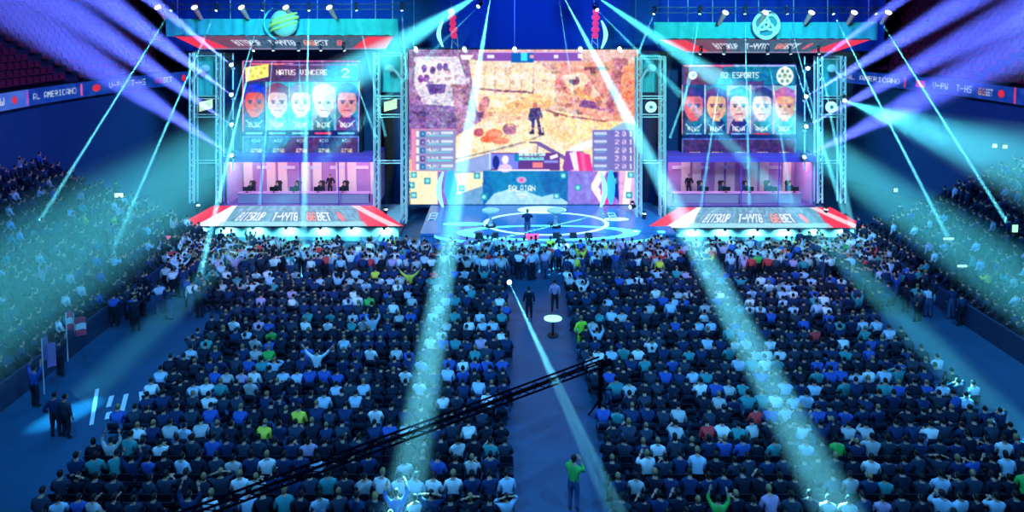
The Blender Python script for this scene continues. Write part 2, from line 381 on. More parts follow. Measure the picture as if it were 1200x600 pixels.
POSES = {'sit': dict(seated=True, arms='lap'), 'sit_lean': dict(seated=True, arms='lap', lean=12), 'sit_clap': dict(seated=True, arms='clap'), 'sit_cross': dict(seated=True, arms='cross', lean=-4),
         'sit_up': dict(seated=True, arms='up'), 'sit_head': dict(seated=True, arms='head'), 'sit_phone': dict(seated=True, arms=('phone', 'lap')), 'sit_desk': dict(seated=True, arms='desk', lean=6),
         'stand': dict(seated=False, arms='down'), 'stand_up': dict(seated=False, arms='up'), 'stand_phone': dict(seated=False, arms='phone'), 'stand_walk': dict(seated=False, arms='down', step=1),
         'stand_clap': dict(seated=False, arms='clap'), 'stand_wide': dict(seated=False, arms='wide'), 'stand_hip': dict(seated=False, arms=('hip', 'down'))}
PM = {}     # pose -> near meshes
LOW = {}    # pose -> (V, F(list), reg)
for nm, kw in POSES.items():
    J, E, base, sh = figure(**kw)
    V, Fc, N, reg = skin_mesh(J, E, 1)
    yaw = random.uniform(-.25, .25)
    b = MB(); b.add(V, Fc); b.m = [1 if r == 3 else 0 for r in reg]
    M = head(b, base, sh, 0, True, yaw)
    for S in 'lr': hand(b, J, S, 0)
    body = to_mesh(b, 'person_body', [skin_m, shoe_m])
    h = MB(); hair_part(h, M, 0, True); hm = to_mesh(h, 'hair', [hair_d])
    h = MB(); hair_part(h, M, 0, True, True); hl = to_mesh(h, 'hair', [hair_d])
    def shell(rg, off):
        x = MB(); used = {}; 
        for f, r in zip(Fc, reg):
            if r == rg:
                for i in f:
                    if i not in used: used[i] = len(used)
        x.add([V[i]+N[i]*off for i in used], []); x.f = [tuple(used[i] for i in f) for f, r in zip(Fc, reg) if r == rg]; x.m = [0]*len(x.f); return x
    sm = to_mesh(shell(1, .016), 'shirt', [SM['white']]); tm = to_mesh(shell(2, .012), 'trousers', [trs_m])
    PM[nm] = (body, hm, hl, sm, tm)
    V, Fc, N, reg = skin_mesh(J, E, 0)
    b = MB(); b.add(V, Fc); b.m = list(reg)
    M = head(b, base, sh, 0, False, yaw); hair_part(b, M, 4, False)
    LOW[nm] = (np.array([tuple(v) for v in b.v]), b.f, np.array(b.m))
npers = 0
def person(loc, rz, pose, shirt, label, hair='dark', trousers=None, group=None, scale=1, long=False):
    global npers; npers += 1
    body, hm, hl, sm, tm = PM[pose]
    o = bpy.data.objects.new('person', body); C.objects.link(o); o.location = loc; o.rotation_euler = (0, 0, rz); o.scale = (scale,)*3
    tag(o, label, 'person', group)
    for n, me, m in (('hair', hl if long else hm, hair_d if hair == 'dark' else hair_b), ('shirt', sm, SM[shirt]), ('trousers', tm, trousers or trs_m)):
        c = bpy.data.objects.new(n, me); C.objects.link(c); c.parent = o
        c.material_slots[0].link = 'OBJECT'; c.material_slots[0].material = m
    return o

# crowd mass
CROWD = []   # (pose, x, y, z, rz, scale, shirtname, hair, trousers)
SN = list(SHIRTS)
def rshirt(front=False):
    r = random.random()
    if front: return random.choices(SN, [16, 16, 10, 4, 16, 10, 10, 8, 1, 5, 3, 9])[0]
    return random.choices(SN, [8, 10, 5, 5, 30, 22, 16, 6, .5, .4, .5, 1])[0]
def rsit(): return random.choices(['sit', 'sit_lean', 'sit_clap', 'sit_cross', 'sit_up', 'sit_head', 'sit_phone'], [38, 20, 10, 16, 2, 3, 8])[0]
def rstand(): return random.choices(['stand', 'stand_up', 'stand_phone', 'stand_walk', 'stand_clap', 'stand_wide', 'stand_hip'], [36, 8, 18, 8, 14, 2, 8])[0]

# chair
chair_m = mat('chair_black', (.005, .012, .035), .8); chair_f = mat('chair_frame', (.05, .06, .09), .4, .6)
s_ = MB(); s_.box((-.23, -.24, .42), (.23, .2, .46)); s_.box((-.21, .17, .40), (.21, .215, .455))
bk = MB(); bk.hexa([(-.22, -.27, .58), (.22, -.27, .58), (.22, -.24, .58), (-.22, -.24, .58), (-.2, -.34, .88), (.2, -.34, .88), (.2, -.31, .88), (-.2, -.31, .88)])
fr = MB()
for s in (-1, 1):
    fr.tube((s*.235, -.36, .9), (s*.235, -.22, .44), .012, n=5); fr.tube((s*.235, -.22, .44), (s*.235, .22, 0), .012, n=5); fr.tube((s*.235, .18, .44), (s*.235, -.28, 0), .012, n=5)
fr.tube((-.235, -.25, .03), (.235, -.25, .03), .01, n=5); fr.tube((-.235, .19, .03), (.235, .19, .03), .01, n=5)
CH = (to_mesh(s_, 'seat', [chair_m], False), to_mesh(bk, 'backrest', [chair_m], False), to_mesh(fr, 'frame', [chair_f], False))
def chair(x, y, z, rz, label, group=None):
    t = empty('folding_chair', (x, y, z), rz); tag(t, label, 'chair', group)
    for n, me in zip(('seat', 'backrest', 'frame'), CH):
        c = bpy.data.objects.new(n, me); C.objects.link(c); c.parent = t
CHM = []
def ordn(n): return '%d%s' % (n, 'th' if 10 <= n % 100 <= 20 else {1: 'st', 2: 'nd', 3: 'rd'}.get(n % 10, 'th'))

# floor blocks
EDGE = 17.2; PITCH = .575
row = 0; Y = 17.75
while Y < 36.8:
    row += 1; near = row <= 5
    for side in (-1, 1):
        x0 = (1.62 if side > 0 else 1.42)+(0 if near else random.uniform(-.05, .35))
        edge = EDGE + (.25 if side > 0 else -.6)+random.uniform(-.4, .3)
        n = int((edge-x0)/PITCH)
        if Y > 33: n += 3
        for i in range(n):
            x = side*(x0+.28+i*PITCH)
            if side > 0 and abs(x-2.05) < .6 and abs(Y-24.2) < .7: continue      # crane base stands here
            where = '%s row from the bottom, %s %s of centre aisle' % (ordn(row), ordn(i+1), 'left' if side < 0 else 'right')
            if near: chair(x, Y, 0, 0, 'black chair, '+where, 'black chairs in the floor blocks')
            else: CHM.append((x, Y, 0, 0))
            if random.random() < (.03 if near else .09): continue
            sh = rshirt(); ps = rsit(); xx = x+random.uniform(-.05, .05); yy = Y+random.uniform(-.05, .1); rz = random.uniform(-.3, .3); sc = random.uniform(.93, 1.07)
            if near:
                person((xx, yy, 0), rz, ps, sh, 'seated person in %s shirt, ' % sh + where.replace(' from the bottom', ' from bottom'), 'fair' if random.random() < .15 else 'dark', group='spectators seated in the floor blocks', scale=sc, long=random.random() < .15)
            else:
                CROWD.append((ps, xx, yy, 0, rz, sc, sh, random.random() < .15, random.random() < .25))
    Y += .88
# standing people in front of stage
for k in range(560):
    Y = random.uniform(36.9, 40.5); X = random.uniform(-24, 21.5)
    if -1.6 < X < 1.9 and Y < 37.6: continue
    CROWD.append((rstand(), X, Y, 0, random.uniform(-.4, .4), random.uniform(.94, 1.08), rshirt(True), random.random() < .2, random.random() < .4))
for k in range(260):        # wings left and right of the front
    s = random.choice((-1, 1)); Y = random.uniform(31, 41.8); X = s*random.uniform(17.8, 22) 
    if random.random() > (Y-30)/10: continue
    CROWD.append((rstand(), X, Y, 0, random.uniform(-.6, .6), random.uniform(.94, 1.08), rshirt(), random.random() < .2, random.random() < .4))
for k in range(60):
    s = random.choice((-1, 1)); CROWD.append((rstand(), s*random.uniform(22, 26), random.uniform(40.5, 43.5), 0 if True else 0, 0, 1, rshirt(), False, False)) if False else None
for sg in (-1, 1):
    for k in range(ROWS):
        z = .5+.42*k; x = SX+.95*k+.5
        n = int(27/.58)
        for i in range(n):
            if random.random() < .14 or i % 16 == 0: continue
            y = 17+i*.58
            if y > 43.6: continue
            CHM.append((sg*x, y, z, sg*.55))
            CROWD.append((rsit() if random.random() < .8 else rstand(), sg*x, y, z, sg*.55+random.uniform(-.2, .2), 1, rshirt() if random.random() < .5 else random.choice(['black', 'navy', 'dark grey']), False, False))  # shirts skewed dark to imitate dim, hazy stands

def mass(name, items, lab, cat):
    """items: list of (V, faces, matidx, matrix)"""
    vs = []; lp = []; st = []; mi = []; off = 0; l0 = 0
    for V, Fs, M_, mx in items:
        vs.append(V @ mx[0].T + mx[1])
        fl = Fs[0]+off; lp.append(fl); st.append(Fs[1]+l0); mi.append(M_); off += len(V); l0 += len(fl)
    vs = np.concatenate(vs).astype(np.float32); lp = np.concatenate(lp).astype(np.int32); st = np.concatenate(st).astype(np.int32); mi = np.concatenate(mi).astype(np.int32)
    me = bpy.data.meshes.new(name); me.vertices.add(len(vs)); me.vertices.foreach_set('co', vs.ravel())
    me.loops.add(len(lp)); me.loops.foreach_set('vertex_index', lp); me.polygons.add(len(st)); me.polygons.foreach_set('loop_start', st)
    me.polygons.foreach_set('material_index', mi); me.polygons.foreach_set('use_smooth', np.ones(len(st), bool)); me.update(calc_edges=True)
    return me
def packF(Fs):
    lens = np.array([len(f) for f in Fs]); return np.array([i for f in Fs for i in f]), np.concatenate([[0], np.cumsum(lens)[:-1]])
def rotz(a, s): return np.array([[math.cos(a), -math.sin(a), 0], [math.sin(a), math.cos(a), 0], [0, 0, 1]])*s
CM = [skin_m, hair_d, hair_b, trs_m, jeans_m, shoe_m]+[SM[n] for n in SN]
LP = {k: (v[0], packF(v[1]), v[2]) for k, v in LOW.items()}
items = []
for (ps, x, y, z, rz, sc, shn, fair, jean) in CROWD:
    V, Fp, rg = LP[ps]; lut = np.array([0, 6+SN.index(shn), 4 if jean else 3, 5, 2 if fair else 1])
    items.append((V, Fp, lut[rg], (rotz(rz, sc), np.array([x, y, z]))))
me = mass('crowd', items, '', '')
for m in CM: me.materials.append(m)
o = bpy.data.objects.new('crowd', me); C.objects.link(o)
tag(o, 'dense crowd of seated and standing spectators behind the nearest rows', 'crowd', kind='stuff')
cV = []; cF = []
for m_ in (s_, bk):
    b0 = len(cV); cV += m_.v; cF += [tuple(i+b0 for i in f) for f in m_.f]
cV = np.array(cV); cP = packF(cF); z0 = np.zeros(len(cF), int)
me = mass('chairs', [(cV, cP, z0, (rotz(rz, 1), np.array([x, y, z]))) for x, y, z, rz in CHM], '', ''); me.materials.append(chair_m)
o = bpy.data.objects.new('chairs', me); C.objects.link(o); tag(o, 'rows of black chairs under the crowd beyond the nearest rows', 'chairs', kind='stuff')
print('CROWD', len(CROWD), 'chairs', len(CHM))

# individuals with their own look
def hivis(): return SM['yellow']
def pz(px, py): p = Wz(px, py, 0); return (p.x, p.y, 0)
lime = SHIRTS.setdefault('lime', (.45, .95, .05)); SM['lime'] = mat('shirt_lime', (.45, .95, .05), .9, emit=None)
G = person(pz(672, 598), -.5, 'stand_phone', 'green', 'person in bright green vest filming with a phone in the centre aisle', trousers=jeans_m, scale=1.06)
person(pz(620, 374), 0, 'stand', 'black', 'dark standing person alone at the far end of the centre aisle')
person(pz(681, 412), .3, 'stand_hip', 'lime', 'steward in lime yellow vest beside the right block at the aisle', hair='fair', trousers=SM['lime'])
person(pz(66, 512), .2, 'stand_hip', 'navy', 'left one of two dark standing people in the left side aisle')
person(pz(78, 514), -.3, 'stand', 'dark grey', 'right one of two dark standing people in the left side aisle')
person(pz(650, 365), -.2, 'stand_walk', 'lilac', 'person in lilac top walking by the bright oval light pool')
for (x, y, lab, sh_, ps) in ((372, 455, 'person in white sweater with raised arms amid the left block', 'white', 'stand_wide'), (437, 410, 'person in pale blue shirt cheering with arms up mid left block', 'pale blue', 'stand_up'),
                             (763, 440, 'person in white shirt standing amid the right block', 'white', 'stand_phone'), (480, 352, 'person in yellow top waving both arms in left block', 'yellow', 'stand_wide'),
                             (235, 355, 'person in teal coat standing in the narrow beam on the left', 'teal', 'stand'), (1038, 345, 'person in pale shirt with raised hands right of the right block', 'pale blue', 'stand_up')):
    person(pz(x, y), 0, ps, sh_, lab)
# front line below the presenter
fl = [(590, 'navy'), (600, 'dark grey'), (612, 'black'), (624, 'navy'), (637, 'black'), (648, 'white'), (655, 'blue'), (663, 'navy'), (673, 'yellow'), (684, 'red'), (694, 'pale blue'), (705, 'blue'), (716, 'lilac')]
for i, (x, s) in enumerate(fl):
    person(pz(x, 318+random.uniform(-4, 4)), random.uniform(-.3, .3), random.choice(['stand', 'stand_phone', 'stand_hip']), s, 'standing person in %s top, %s from left of the line below the presenter' % (s, ordn(i+1)), group='people standing before the stage', trousers=random.choice([trs_m, jeans_m]))

# ================================================================== STAGE
deck_m = mat('stage_deck', (.05, .2, .5), .18, noise=.2, spec=.6)
mb = MB()
a = W(478, 292, 41.4)
mb.box((-7.6, 43.2, .85), (10.2, 50.6, 1.0)); 
# curved front thrust
n = 20; pts = [(1.3+8.0*math.cos(PI+PI*i/n), 43.4+2.0*math.sin(PI+PI*i/n)) for i in range(n+1)]
top = [(x, y, .98) for x, y in pts]; bot = [(x, y, 0) for x, y in pts]
mb.add(top+bot, [tuple(range(n+1))]+[(i, n+1+i, n+2+i, i+1) for i in range(n)])
mb.box((-7.6, 43.3, 0), (10.2, 50.6, .86))
st = mb.build('stage', deck_m); tag(st, 'glossy blue stage with a curved front below the big screen', 'stage')
led_c = mat('led_cyan', (.2, .9, .9), .4, emit=(.12, .75, .72), es=1); led_w = mat('led_white', (.8, .95, 1), .4, emit=(.5, .8, 1), es=1); led_b = mat('led_blue', (.1, .3, 1), .4, emit=(.03, .12, .8), es=1)
mb = MB()
for i in range(1, n-1): 
    (x0, y0), (x1, y1) = pts[i], pts[i+1]; mb.hexa([(x0, y0-.05, .78), (x1, y1-.05, .78), (x1, y1, .78), (x0, y0, .78), (x0, y0-.05, .95), (x1, y1-.05, .95), (x1, y1, .95), (x0, y0, .95)])
mb.build('edge_light', led_c, st)
def oval(name, cx, cy, rx, ry, z, m, parent, inner=0, h=.03):
    mb = MB(); N_ = 28; v = []
    for zz in (z, z+h):
        for k in (1, inner or 0):
            v += [(cx+rx*k*math.cos(2*PI*i/N_), cy+ry*k*math.sin(2*PI*i/N_), zz) for i in range(N_)]
    f = []
    for i in range(N_):
        j = (i+1) % N_
        if inner: f += [(2*N_+i, 2*N_+j, 3*N_+j, 3*N_+i), (i, j, 2*N_+j, 2*N_+i), (N_+j, N_+i, 3*N_+i, 3*N_+j)]
        else: f += [(i, j, 2*N_+j, 2*N_+i)]
    if not inner: f.append(tuple(range(2*N_, 3*N_)))
    mb.add(v, f); return mb.build(name, m, parent)
oval('light_ring', 1.3, 45.4, 4.6, 2.6, 1.0, led_w, st, .93); oval('center_light', 1.2, 48.6, 1.9, .9, 1.0, led_w, st)
oval('stage_step', 1.3, 43.4, 6.4, 1.6, .98, led_c, st, .82); oval('floor_light', 6.6, 46.3, .9, .35, 1.0, led_w, st)
oval('floor_light', -4.6, 45.2, 1.6, .35, 1.0, led_c, st)
# presenter
pp = W(618, 284, 42.4); person((pp.x, 42.4, 1.0), 0, 'stand_clap', 'navy', 'presenter in dark blue suit at the front centre of the stage', hair='fair', scale=1.12, trousers=jeans_m)
mb = MB(); p = W(624, 290, 42.0); mb.box((p.x-.35, 41.85, .98), (p.x+.35, 42.2, 1.2)); mb.box((p.x-.45, 41.8, 1.2), (p.x+.45, 42.25, 1.32))
tag(mb.build('red_box', mat('red_glow', (.9, .1, .3), .5, emit=(.9, .08, .25), es=1)), 'small pink red box with added glow at the stage edge by the presenter', 'lamp')  # box is no lamp; its glow is put in as emission
# two hourglass podiums
for px, lab in ((575, 'left'), (651, 'right')):
    p = W(px, 272, 44.6); t = empty('podium', (p.x, 44.6, 1.0))
    m1 = MB(); m1.tube((p.x, 44.6, 2.15), (p.x, 44.6, 2.25), .62, n=20); m1.build('table_top', whitefab, t)
    m1 = MB(); m1.tube((p.x, 44.6, 2.15), (p.x, 44.6, 1.6), .3, .08, 14); m1.tube((p.x, 44.6, 1.6), (p.x, 44.6, 1.12), .08, .2, 14); m1.build('stem', whitefab, t)
    m1 = MB(); m1.tube((p.x, 44.6, 1.0), (p.x, 44.6, 1.12), .38, n=18); m1.build('base', black, t)
    tag(t, 'white round-topped podium with pinched stem, %s one on the stage' % lab, 'podium', 'stage podiums')
mon = [(561, 275), (580, 272), (652, 270), (672, 276), (690, 279)]
for i, (x, y) in enumerate(mon):
    p = W(x, y, 42.3); m1 = MB(); m1.hexa([(p.x-.25, 42.2, 1), (p.x+.25, 42.2, 1), (p.x+.25, 42.55, 1), (p.x-.25, 42.55, 1), (p.x-.22, 42.35, 1.32), (p.x+.22, 42.35, 1.32), (p.x+.22, 42.52, 1.32), (p.x-.22, 42.52, 1.32)])
    tag(m1.build('stage_monitor', black), 'black wedge speaker on the stage edge, %s from the left' % ordn(i+1), 'speaker', 'wedge speakers on stage')
# stair ladders at the sides
for x0, x1, lab in ((509, 499, 'left'), (716, 728, 'right')):
    t0, t1 = W(x0, 250, 47), W(x1, 276, 44.2); m1 = MB()
    for o_ in (-.25, .25): m1.tube(t0+Vector((o_, 0, 0)), t1+Vector((o_, 0, 0)), .05, n=6)
    for k in range(9):
        q = t0.lerp(t1, k/8); m1.box((q.x-.27, q.y-.08, q.z-.02), (q.x+.27, q.y+.08, q.z+.03))
    tag(m1.build('stage_stairs', steel), 'steep metal stairs down the %s side of the stage' % lab, 'stairs', 'stage side stairs')

# ------------------------------------------------------------------ main screen
def U(x): return x-478
cv = CV(269, 182, 1.6, (222, 176, 140))
X_, Y_ = cv.X, cv.Y
cv.poly([(0, 0), (269, 0), (269, 75), (0, 78)], (196, 160, 146)); 
cv.poly([(0, 0), (82, 0), (92, 40), (84, 85), (60, 100), (0, 128)], (128, 96, 140))
cv.poly([(6, 8), (58, 8), (66, 30), (70, 60), (52, 70), (40, 95), (20, 70), (6, 40)], (190, 186, 205)); cv.poly([(14, 12), (50, 14), (56, 38), (16, 40)], (220, 205, 210))
for x, y in ((18, 22), (28, 24), (36, 20), (43, 20), (14, 34), (21, 33)): cv.ell(x, y, 3.2, 4.5, (96, 60, 130))
cv.poly([(20, 40), (44, 40), (42, 50), (25, 52)], (84, 60, 130)); cv.poly([(24, 55), (34, 58), (28, 100), (18, 90)], (180, 170, 200), .8); cv.poly([(0, 62), (60, 66), (66, 88), (0, 118)], (104, 80, 135), .85)
cv.poly([(50, 40), (80, 40), (78, 92), (56, 92)], (150, 110, 145))
cv.poly([(70, 12), (150, 14), (172, 30), (170, 62), (80, 72)], (228, 200, 165)); cv.line([(50, 42), (70, 44), (112, 48), (140, 49)], 2.2, (120, 80, 95))
for x in (92, 105, 122, 135): cv.rect(x, 26, x+7, 40, (245, 225, 190)); 
for x in (88, 100, 118, 131, 145): cv.rect(x, 20, x+1.6, 60, (178, 140, 120), .7)
cv.ell(90, 68, 8, 14, (150, 84, 100), .8); cv.poly([(96, 52), (140, 52), (150, 74), (92, 76)], (248, 210, 160)); cv.poly([(112, 64), (150, 50), (172, 62), (130, 84)], (240, 170, 110), .8)
cv.poly([(170, 16), (269, 12), (269, 80), (232, 84), (176, 64)], (206, 140, 120)); cv.poly([(178, 30), (205, 26), (230, 62), (196, 58)], (232, 190, 160)); cv.poly([(186, 54), (200, 42), (226, 66), (216, 72)], (216, 150, 104))
cv.poly([(197, 55), (222, 62), (224, 70), (200, 66)], (110, 62, 110)); cv.ell(194, 36, 6, 5, (110, 66, 100)); cv.rect(205, 20, 236, 24, (120, 70, 90)); cv.poly([(240, 10), (258, 10), (240, 75), (230, 70)], (160, 96, 110)); cv.poly([(250, 20), (269, 14), (269, 78), (246, 72)], (218, 130, 100))
for x, y, r_ in ((210, 45, 5), (222, 60, 4), (216, 34, 4), (176, 40, 5), (228, 50, 4)): cv.ell(x, y, r_, r_*1.6, (176, 100, 100), .8)
cv.poly([(56, 100), (92, 78), (170, 70), (236, 84), (269, 84), (269, 142), (50, 150), (52, 130)], (244, 206, 160)); cv.poly([(160, 72), (236, 84), (269, 88), (269, 98), (190, 112), (160, 95)], (238, 196, 140))
cv.poly([(90, 66), (150, 72), (160, 80), (86, 86)], (240, 170, 130), .7)
cv.line([(160, 70), (185, 77), (230, 83)], 2.2, (150, 90, 95)); cv.poly([(190, 112), (269, 86), (269, 96), (186, 122)], (255, 250, 235)); cv.poly([(54, 132), (120, 120), (150, 112), (70, 150)], (252, 236, 210))
cv.line([(52, 128), (100, 117), (140, 106), (158, 98), (157, 91)], 1.8, (120, 120, 120))
for x, y, rx, ry, c in ((82, 96, 6, 5, (170, 70, 90)), (100, 98, 10, 6, (226, 110, 80)), (118, 92, 8, 7, (130, 80, 110)), (92, 104, 8, 4, (235, 90, 60)), (108, 106, 10, 4, (220, 120, 90)), (95, 86, 5, 5, (240, 210, 180))): cv.ell(x, y, rx, ry, c, .9)
# figure in the game view
PU = (62, 52, 104)
cv.ell(148, 47+18, 3, 3.6, (190, 110, 90)); cv.poly([(142, 68), (154, 67), (154, 80), (143, 82)], PU); cv.line([(143, 70), (141, 80), (146, 84)], 2.6, PU); cv.line([(153, 69), (156, 78)], 2.4, PU); cv.line([(146, 80), (145, 96)], 3.4, PU); cv.line([(151, 80), (154, 97)], 3.4, PU); cv.rect(141, 95, 147, 98, (40, 30, 60)); cv.rect(152, 96, 158, 99, (40, 30, 60))
for _ in range(150):
    x, y = random.uniform(4, 262), random.uniform(14, 84); k = random.random(); w2, h2 = random.uniform(2, 9), random.uniform(1.2, 6)
    if 136 < x < 162 and y > 55: continue
    q = cv.a[int(y*cv.k), int(x*cv.k)]*(random.choice([.62, .75, .85, 1.12, 1.2])); cv.poly([(x, y), (x+w2, y+random.uniform(-1, 1)), (x+w2*.9, y+h2), (x+.5, y+h2)], np.clip(q, 0, 255), .75)
for _ in range(40):
    x, y = random.uniform(60, 262), random.uniform(88, 138); q = cv.a[int(y*cv.k), int(x*cv.k)]*random.choice([.85, .92, 1.08]); cv.line([(x, y), (x+random.uniform(6, 16), y-random.uniform(0, 4))], random.uniform(.8, 2), np.clip(q, 0, 255), .7)
cv.noise(20, 1.3, y1=142, chroma=.7); cv.noise(12, 2.6, y1=142); cv.noise(8, 7, y1=142)
cv.ell(148, 64, 2.6, 3, (180, 100, 90))
# weapon and gloves
cv.line([(142, 108), (150, 108)], 2, (70, 60, 90)); cv.line([(152, 109), (190, 130)], 4.4, (92, 74, 140)); cv.line([(151, 112), (149, 138)], 1.8, (120, 110, 130)); cv.poly([(184, 118), (204, 118), (216, 142), (216, 160), (190, 158), (180, 138)], (110, 50, 140))
cv.poly([(188, 120), (196, 118), (204, 142), (194, 142)], (240, 200, 220)); cv.poly([(196, 118), (212, 122), (216, 144), (200, 144)], (214, 36, 112)); cv.rect(190, 140, 197, 146, (230, 150, 200))
cv.poly([(106, 142), (114, 130), (128, 126), (140, 134), (124, 138), (112, 142)], (214, 30, 96)); cv.poly([(126, 130), (144, 134), (140, 142), (120, 142)], (120, 60, 130))
cv.poly([(190, 146), (216, 146), (214, 160), (196, 160)], (60, 70, 150))
# lower parts
cv.rect(0, 142, 269, 182, (120, 90, 180)); cv.rect(0, 142, 34, 182, (240, 214, 170)); cv.poly([(40, 136), (96, 120), (96, 150), (40, 150)], (90, 120, 190), .8)
cv.poly([(50, 145), (88, 142), (86, 160), (52, 172)], (244, 214, 165)); cv.rect(246, 142, 269, 182, (190, 150, 190)); cv.poly([(254, 142), (262, 142), (258, 182), (250, 182)], (250, 225, 210))
cv.poly([(48, 172), (90, 158), (90, 182), (48, 182)], (90, 140, 180)); cv.poly([(222, 142), (232, 142), (222, 160), (236, 182), (226, 182), (212, 160)], (240, 215, 220)); cv.poly([(224, 166), (234, 162), (242, 182), (230, 182)], (240, 50, 140))
cv.poly([(232, 146), (244, 142), (246, 176), (240, 170)], (20, 30, 110))
cv.rect(87, 141, 186, 182, (20, 88, 150)); cv.poly([(92, 141), (150, 141), (160, 172), (100, 168)], (16, 120, 165), .6); cv.poly([(88, 182), (100, 168), (116, 163), (140, 166), (155, 172), (170, 168), (186, 178), (186, 182)], (150, 205, 225), .9)
cv.rect(186, 141, 214, 182, (112, 100, 190))
cv.noise(9, 3, y0=141)
cv.ell(132, 152, 6, 4, (150, 150, 190)); cv.ell(132, 152, 2.6, 2.4, (230, 70, 140)); cv.text('BALAIAN', 117, 158, 7.5, 31, (240, 255, 250)); cv.rect(126, 168, 139, 170, (190, 220, 230)); cv.rect(129, 171, 136, 174, (170, 200, 220))
def tsq(x, y, r_=3.6): cv.rect(x-r_, y-r_, x+r_, y+r_, (40, 130, 150)); cv.ell(x, y, r_*.6, r_*.6, (130, 240, 240))
for x, y in ((6, 146), (22, 153), (6, 170), (3, 158), (62, 162), (80, 147), (88, 172), (181, 147), (198, 161), (173, 171), (258, 170), (240, 153), (260, 146)): tsq(x, y)
# left / right HUD tables
cv.rect(3, 92, 55, 141, (196, 120, 150)); cv.rect(8, 93, 55, 141, (110, 120, 165), .92)
for k in range(5):
    y = 94.5+k*9.6; cv.rect(9, y, 12, y+7, (230, 240, 250)); cv.rect(14, y+.5, 19, y+6.5, (90, 40, 110) if k % 2 else (30, 80, 140)); cv.rect(15.5, y+2, 17.5, y+5, (90, 190, 230)); cv.text('PLAYR'[:4+(k % 2)], 21, y+1, 3.4, 14, (215, 235, 245)); cv.rect(21, y+5, 50, y+6.4, (80, 190, 200)); cv.rect(38, y+.8, 52, y+3.8, (180, 200, 225))
cv.poly([(236, 92), (252, 84), (269, 88), (269, 100), (236, 100)], (110, 160, 200), .9); cv.rect(215, 93, 264, 141, (90, 90, 160), .95)
for k in range(5):
    y = 94.5+k*9.6; cv.rect(217, y+1, 232, y+4, (165, 185, 220)); cv.rect(219, y+5, 230, y+6.2, (80, 150, 190)); cv.text('2', 241, y, 6, 5, (235, 200, 240)); cv.text('0', 250, y, 6, 4, (220, 190, 235)); cv.text('1', 258, y, 6, 4, (240, 230, 250))
# caster banner
cv.rect(94, 120, 177, 140.5, (80, 40, 110)); cv.rect(94, 120, 96, 140, (150, 190, 240)); cv.rect(96, 121, 128, 139, (100, 110, 230)); cv.ell(113, 128, 4, 5, (240, 210, 225)); cv.ell(113, 138, 8, 5, (190, 170, 220)); cv.ell(102, 131, 4, 8, (30, 20, 110)); cv.rect(124, 121, 130, 130, (20, 110, 150))
cv.rect(129, 120, 160, 124, (170, 205, 205)); cv.rect(129, 125, 158, 129, (110, 200, 200)); cv.text('LIVE', 134, 121, 6, 22, (60, 90, 110)); cv.rect(145, 131, 157, 137.5, (245, 110, 110)); cv.poly([(165, 124), (174, 121), (175, 125), (166, 128)], (250, 240, 250)); cv.rect(158, 129, 175, 132, (110, 120, 200)); cv.rect(104, 139.5, 165, 141.5, (235, 215, 230))
# top bar
cv.rect(85, 4, 202, 13, (110, 70, 150)); cv.rect(120, 4, 146, 15, (20, 80, 150)); cv.rect(131, 4, 139, 13, (60, 200, 210)); cv.rect(92, 6, 100, 10, (240, 235, 250)); cv.rect(142, 6, 146, 10, (230, 140, 150)); cv.rect(170, 6, 175, 10, (245, 235, 245)); cv.rect(198, 5, 203, 10, (245, 230, 235)); cv.poly([(60, 6), (76, 6), (72, 12), (62, 12)], (240, 220, 210)); cv.line([(84, 3), (205, 3)], 1.2, (190, 140, 190))
for x in (9, 66, 125, 202, 248): cv.ell(x, 1.5, 2.6, 2.2, (200, 250, 250))
cv.blur(1); q_ = (cv.a/255)**.72; q_ = np.clip(.62+(q_-.62)*1.4+.03, .04, 1); cv.a = np.clip(255*q_*np.array([1.03, .985, 1.0]), 0, 255)
MY = 50.0
tl, tr, bl, br = W(479, 58, MY), W(748, 58, MY), W(479, 240.5, MY), W(748, 240.5, MY)
ms = empty('main_screen', (tl.x/2+tr.x/2, MY, bl.z)); tag(ms, 'huge central screen showing a sunlit desert town game view', 'screen')
mb = MB(); fbox(mb, 476, 56, 751, 58.2, MY, .25); fbox(mb, 476, 58.2, 479.2, 240, MY, .25); fbox(mb, 747.8, 58.2, 751, 240, MY, .25)
fbox(mb, 476, 240, 560, 243, MY-.15, .35); fbox(mb, 560, 240, 672, 244, MY-.15, .35); fbox(mb, 672, 240, 751, 243, MY-.15, .35); msf = mb.build('frame', mat('screen_frame', (.02, .06, .16), .5), ms)
mb = MB(); fbox(mb, 477, 57, 750, 241, MY+.12, .3); mb.build('back_panel', black, ms)
cv.mesh('display', planar(tl, tr, bl, br)(269, 182), .98, ms)
for x in (487, 544, 603, 680, 726):
    mb = MB(); p = W(x, 57.5, MY-.1); mb.ell((p.x, p.y, p.z+.02), (.16, .16, .18), 8, 6); mb.build('top_lamp', lens_m, msf)

# light sails beside and above the main screen
def sail(x, y0, y1, bow, wd, Y, m, name, lab, cat, group):
    mb = MB(); n_ = 12; v = []
    for k in range(n_+1):
        t = k/n_; xx = x+bow*math.sin(PI*t); ww = wd*(.25+.75*math.sin(PI*(t*.9+.05)))/2; yy = y0+(y1-y0)*t
        a, b = W(xx-ww, yy, Y), W(xx+ww, yy, Y)
        v += [a, b, b+Vector((0, .15, 0)), a+Vector((0, .15, 0))]
    f = [(0, 1, 2, 3), (4*n_+3, 4*n_+2, 4*n_+1, 4*n_)]
    for k in range(n_):
        for q in range(4): f.append((4*k+q, 4*k+4+q, 4*k+4+(q+1) % 4, 4*k+(q+1) % 4))
    mb.add(v, f); o = mb.build(name, m); tag(o, lab, cat, group); return o
glow_s = mat('sail_glow', (.6, .9, 1), .5, emit=(.35, .85, .95), es=1.0); glow_b = mat('sail_blue', (.1, .4, .9), .5, emit=(.03, .3, .75), es=.9)
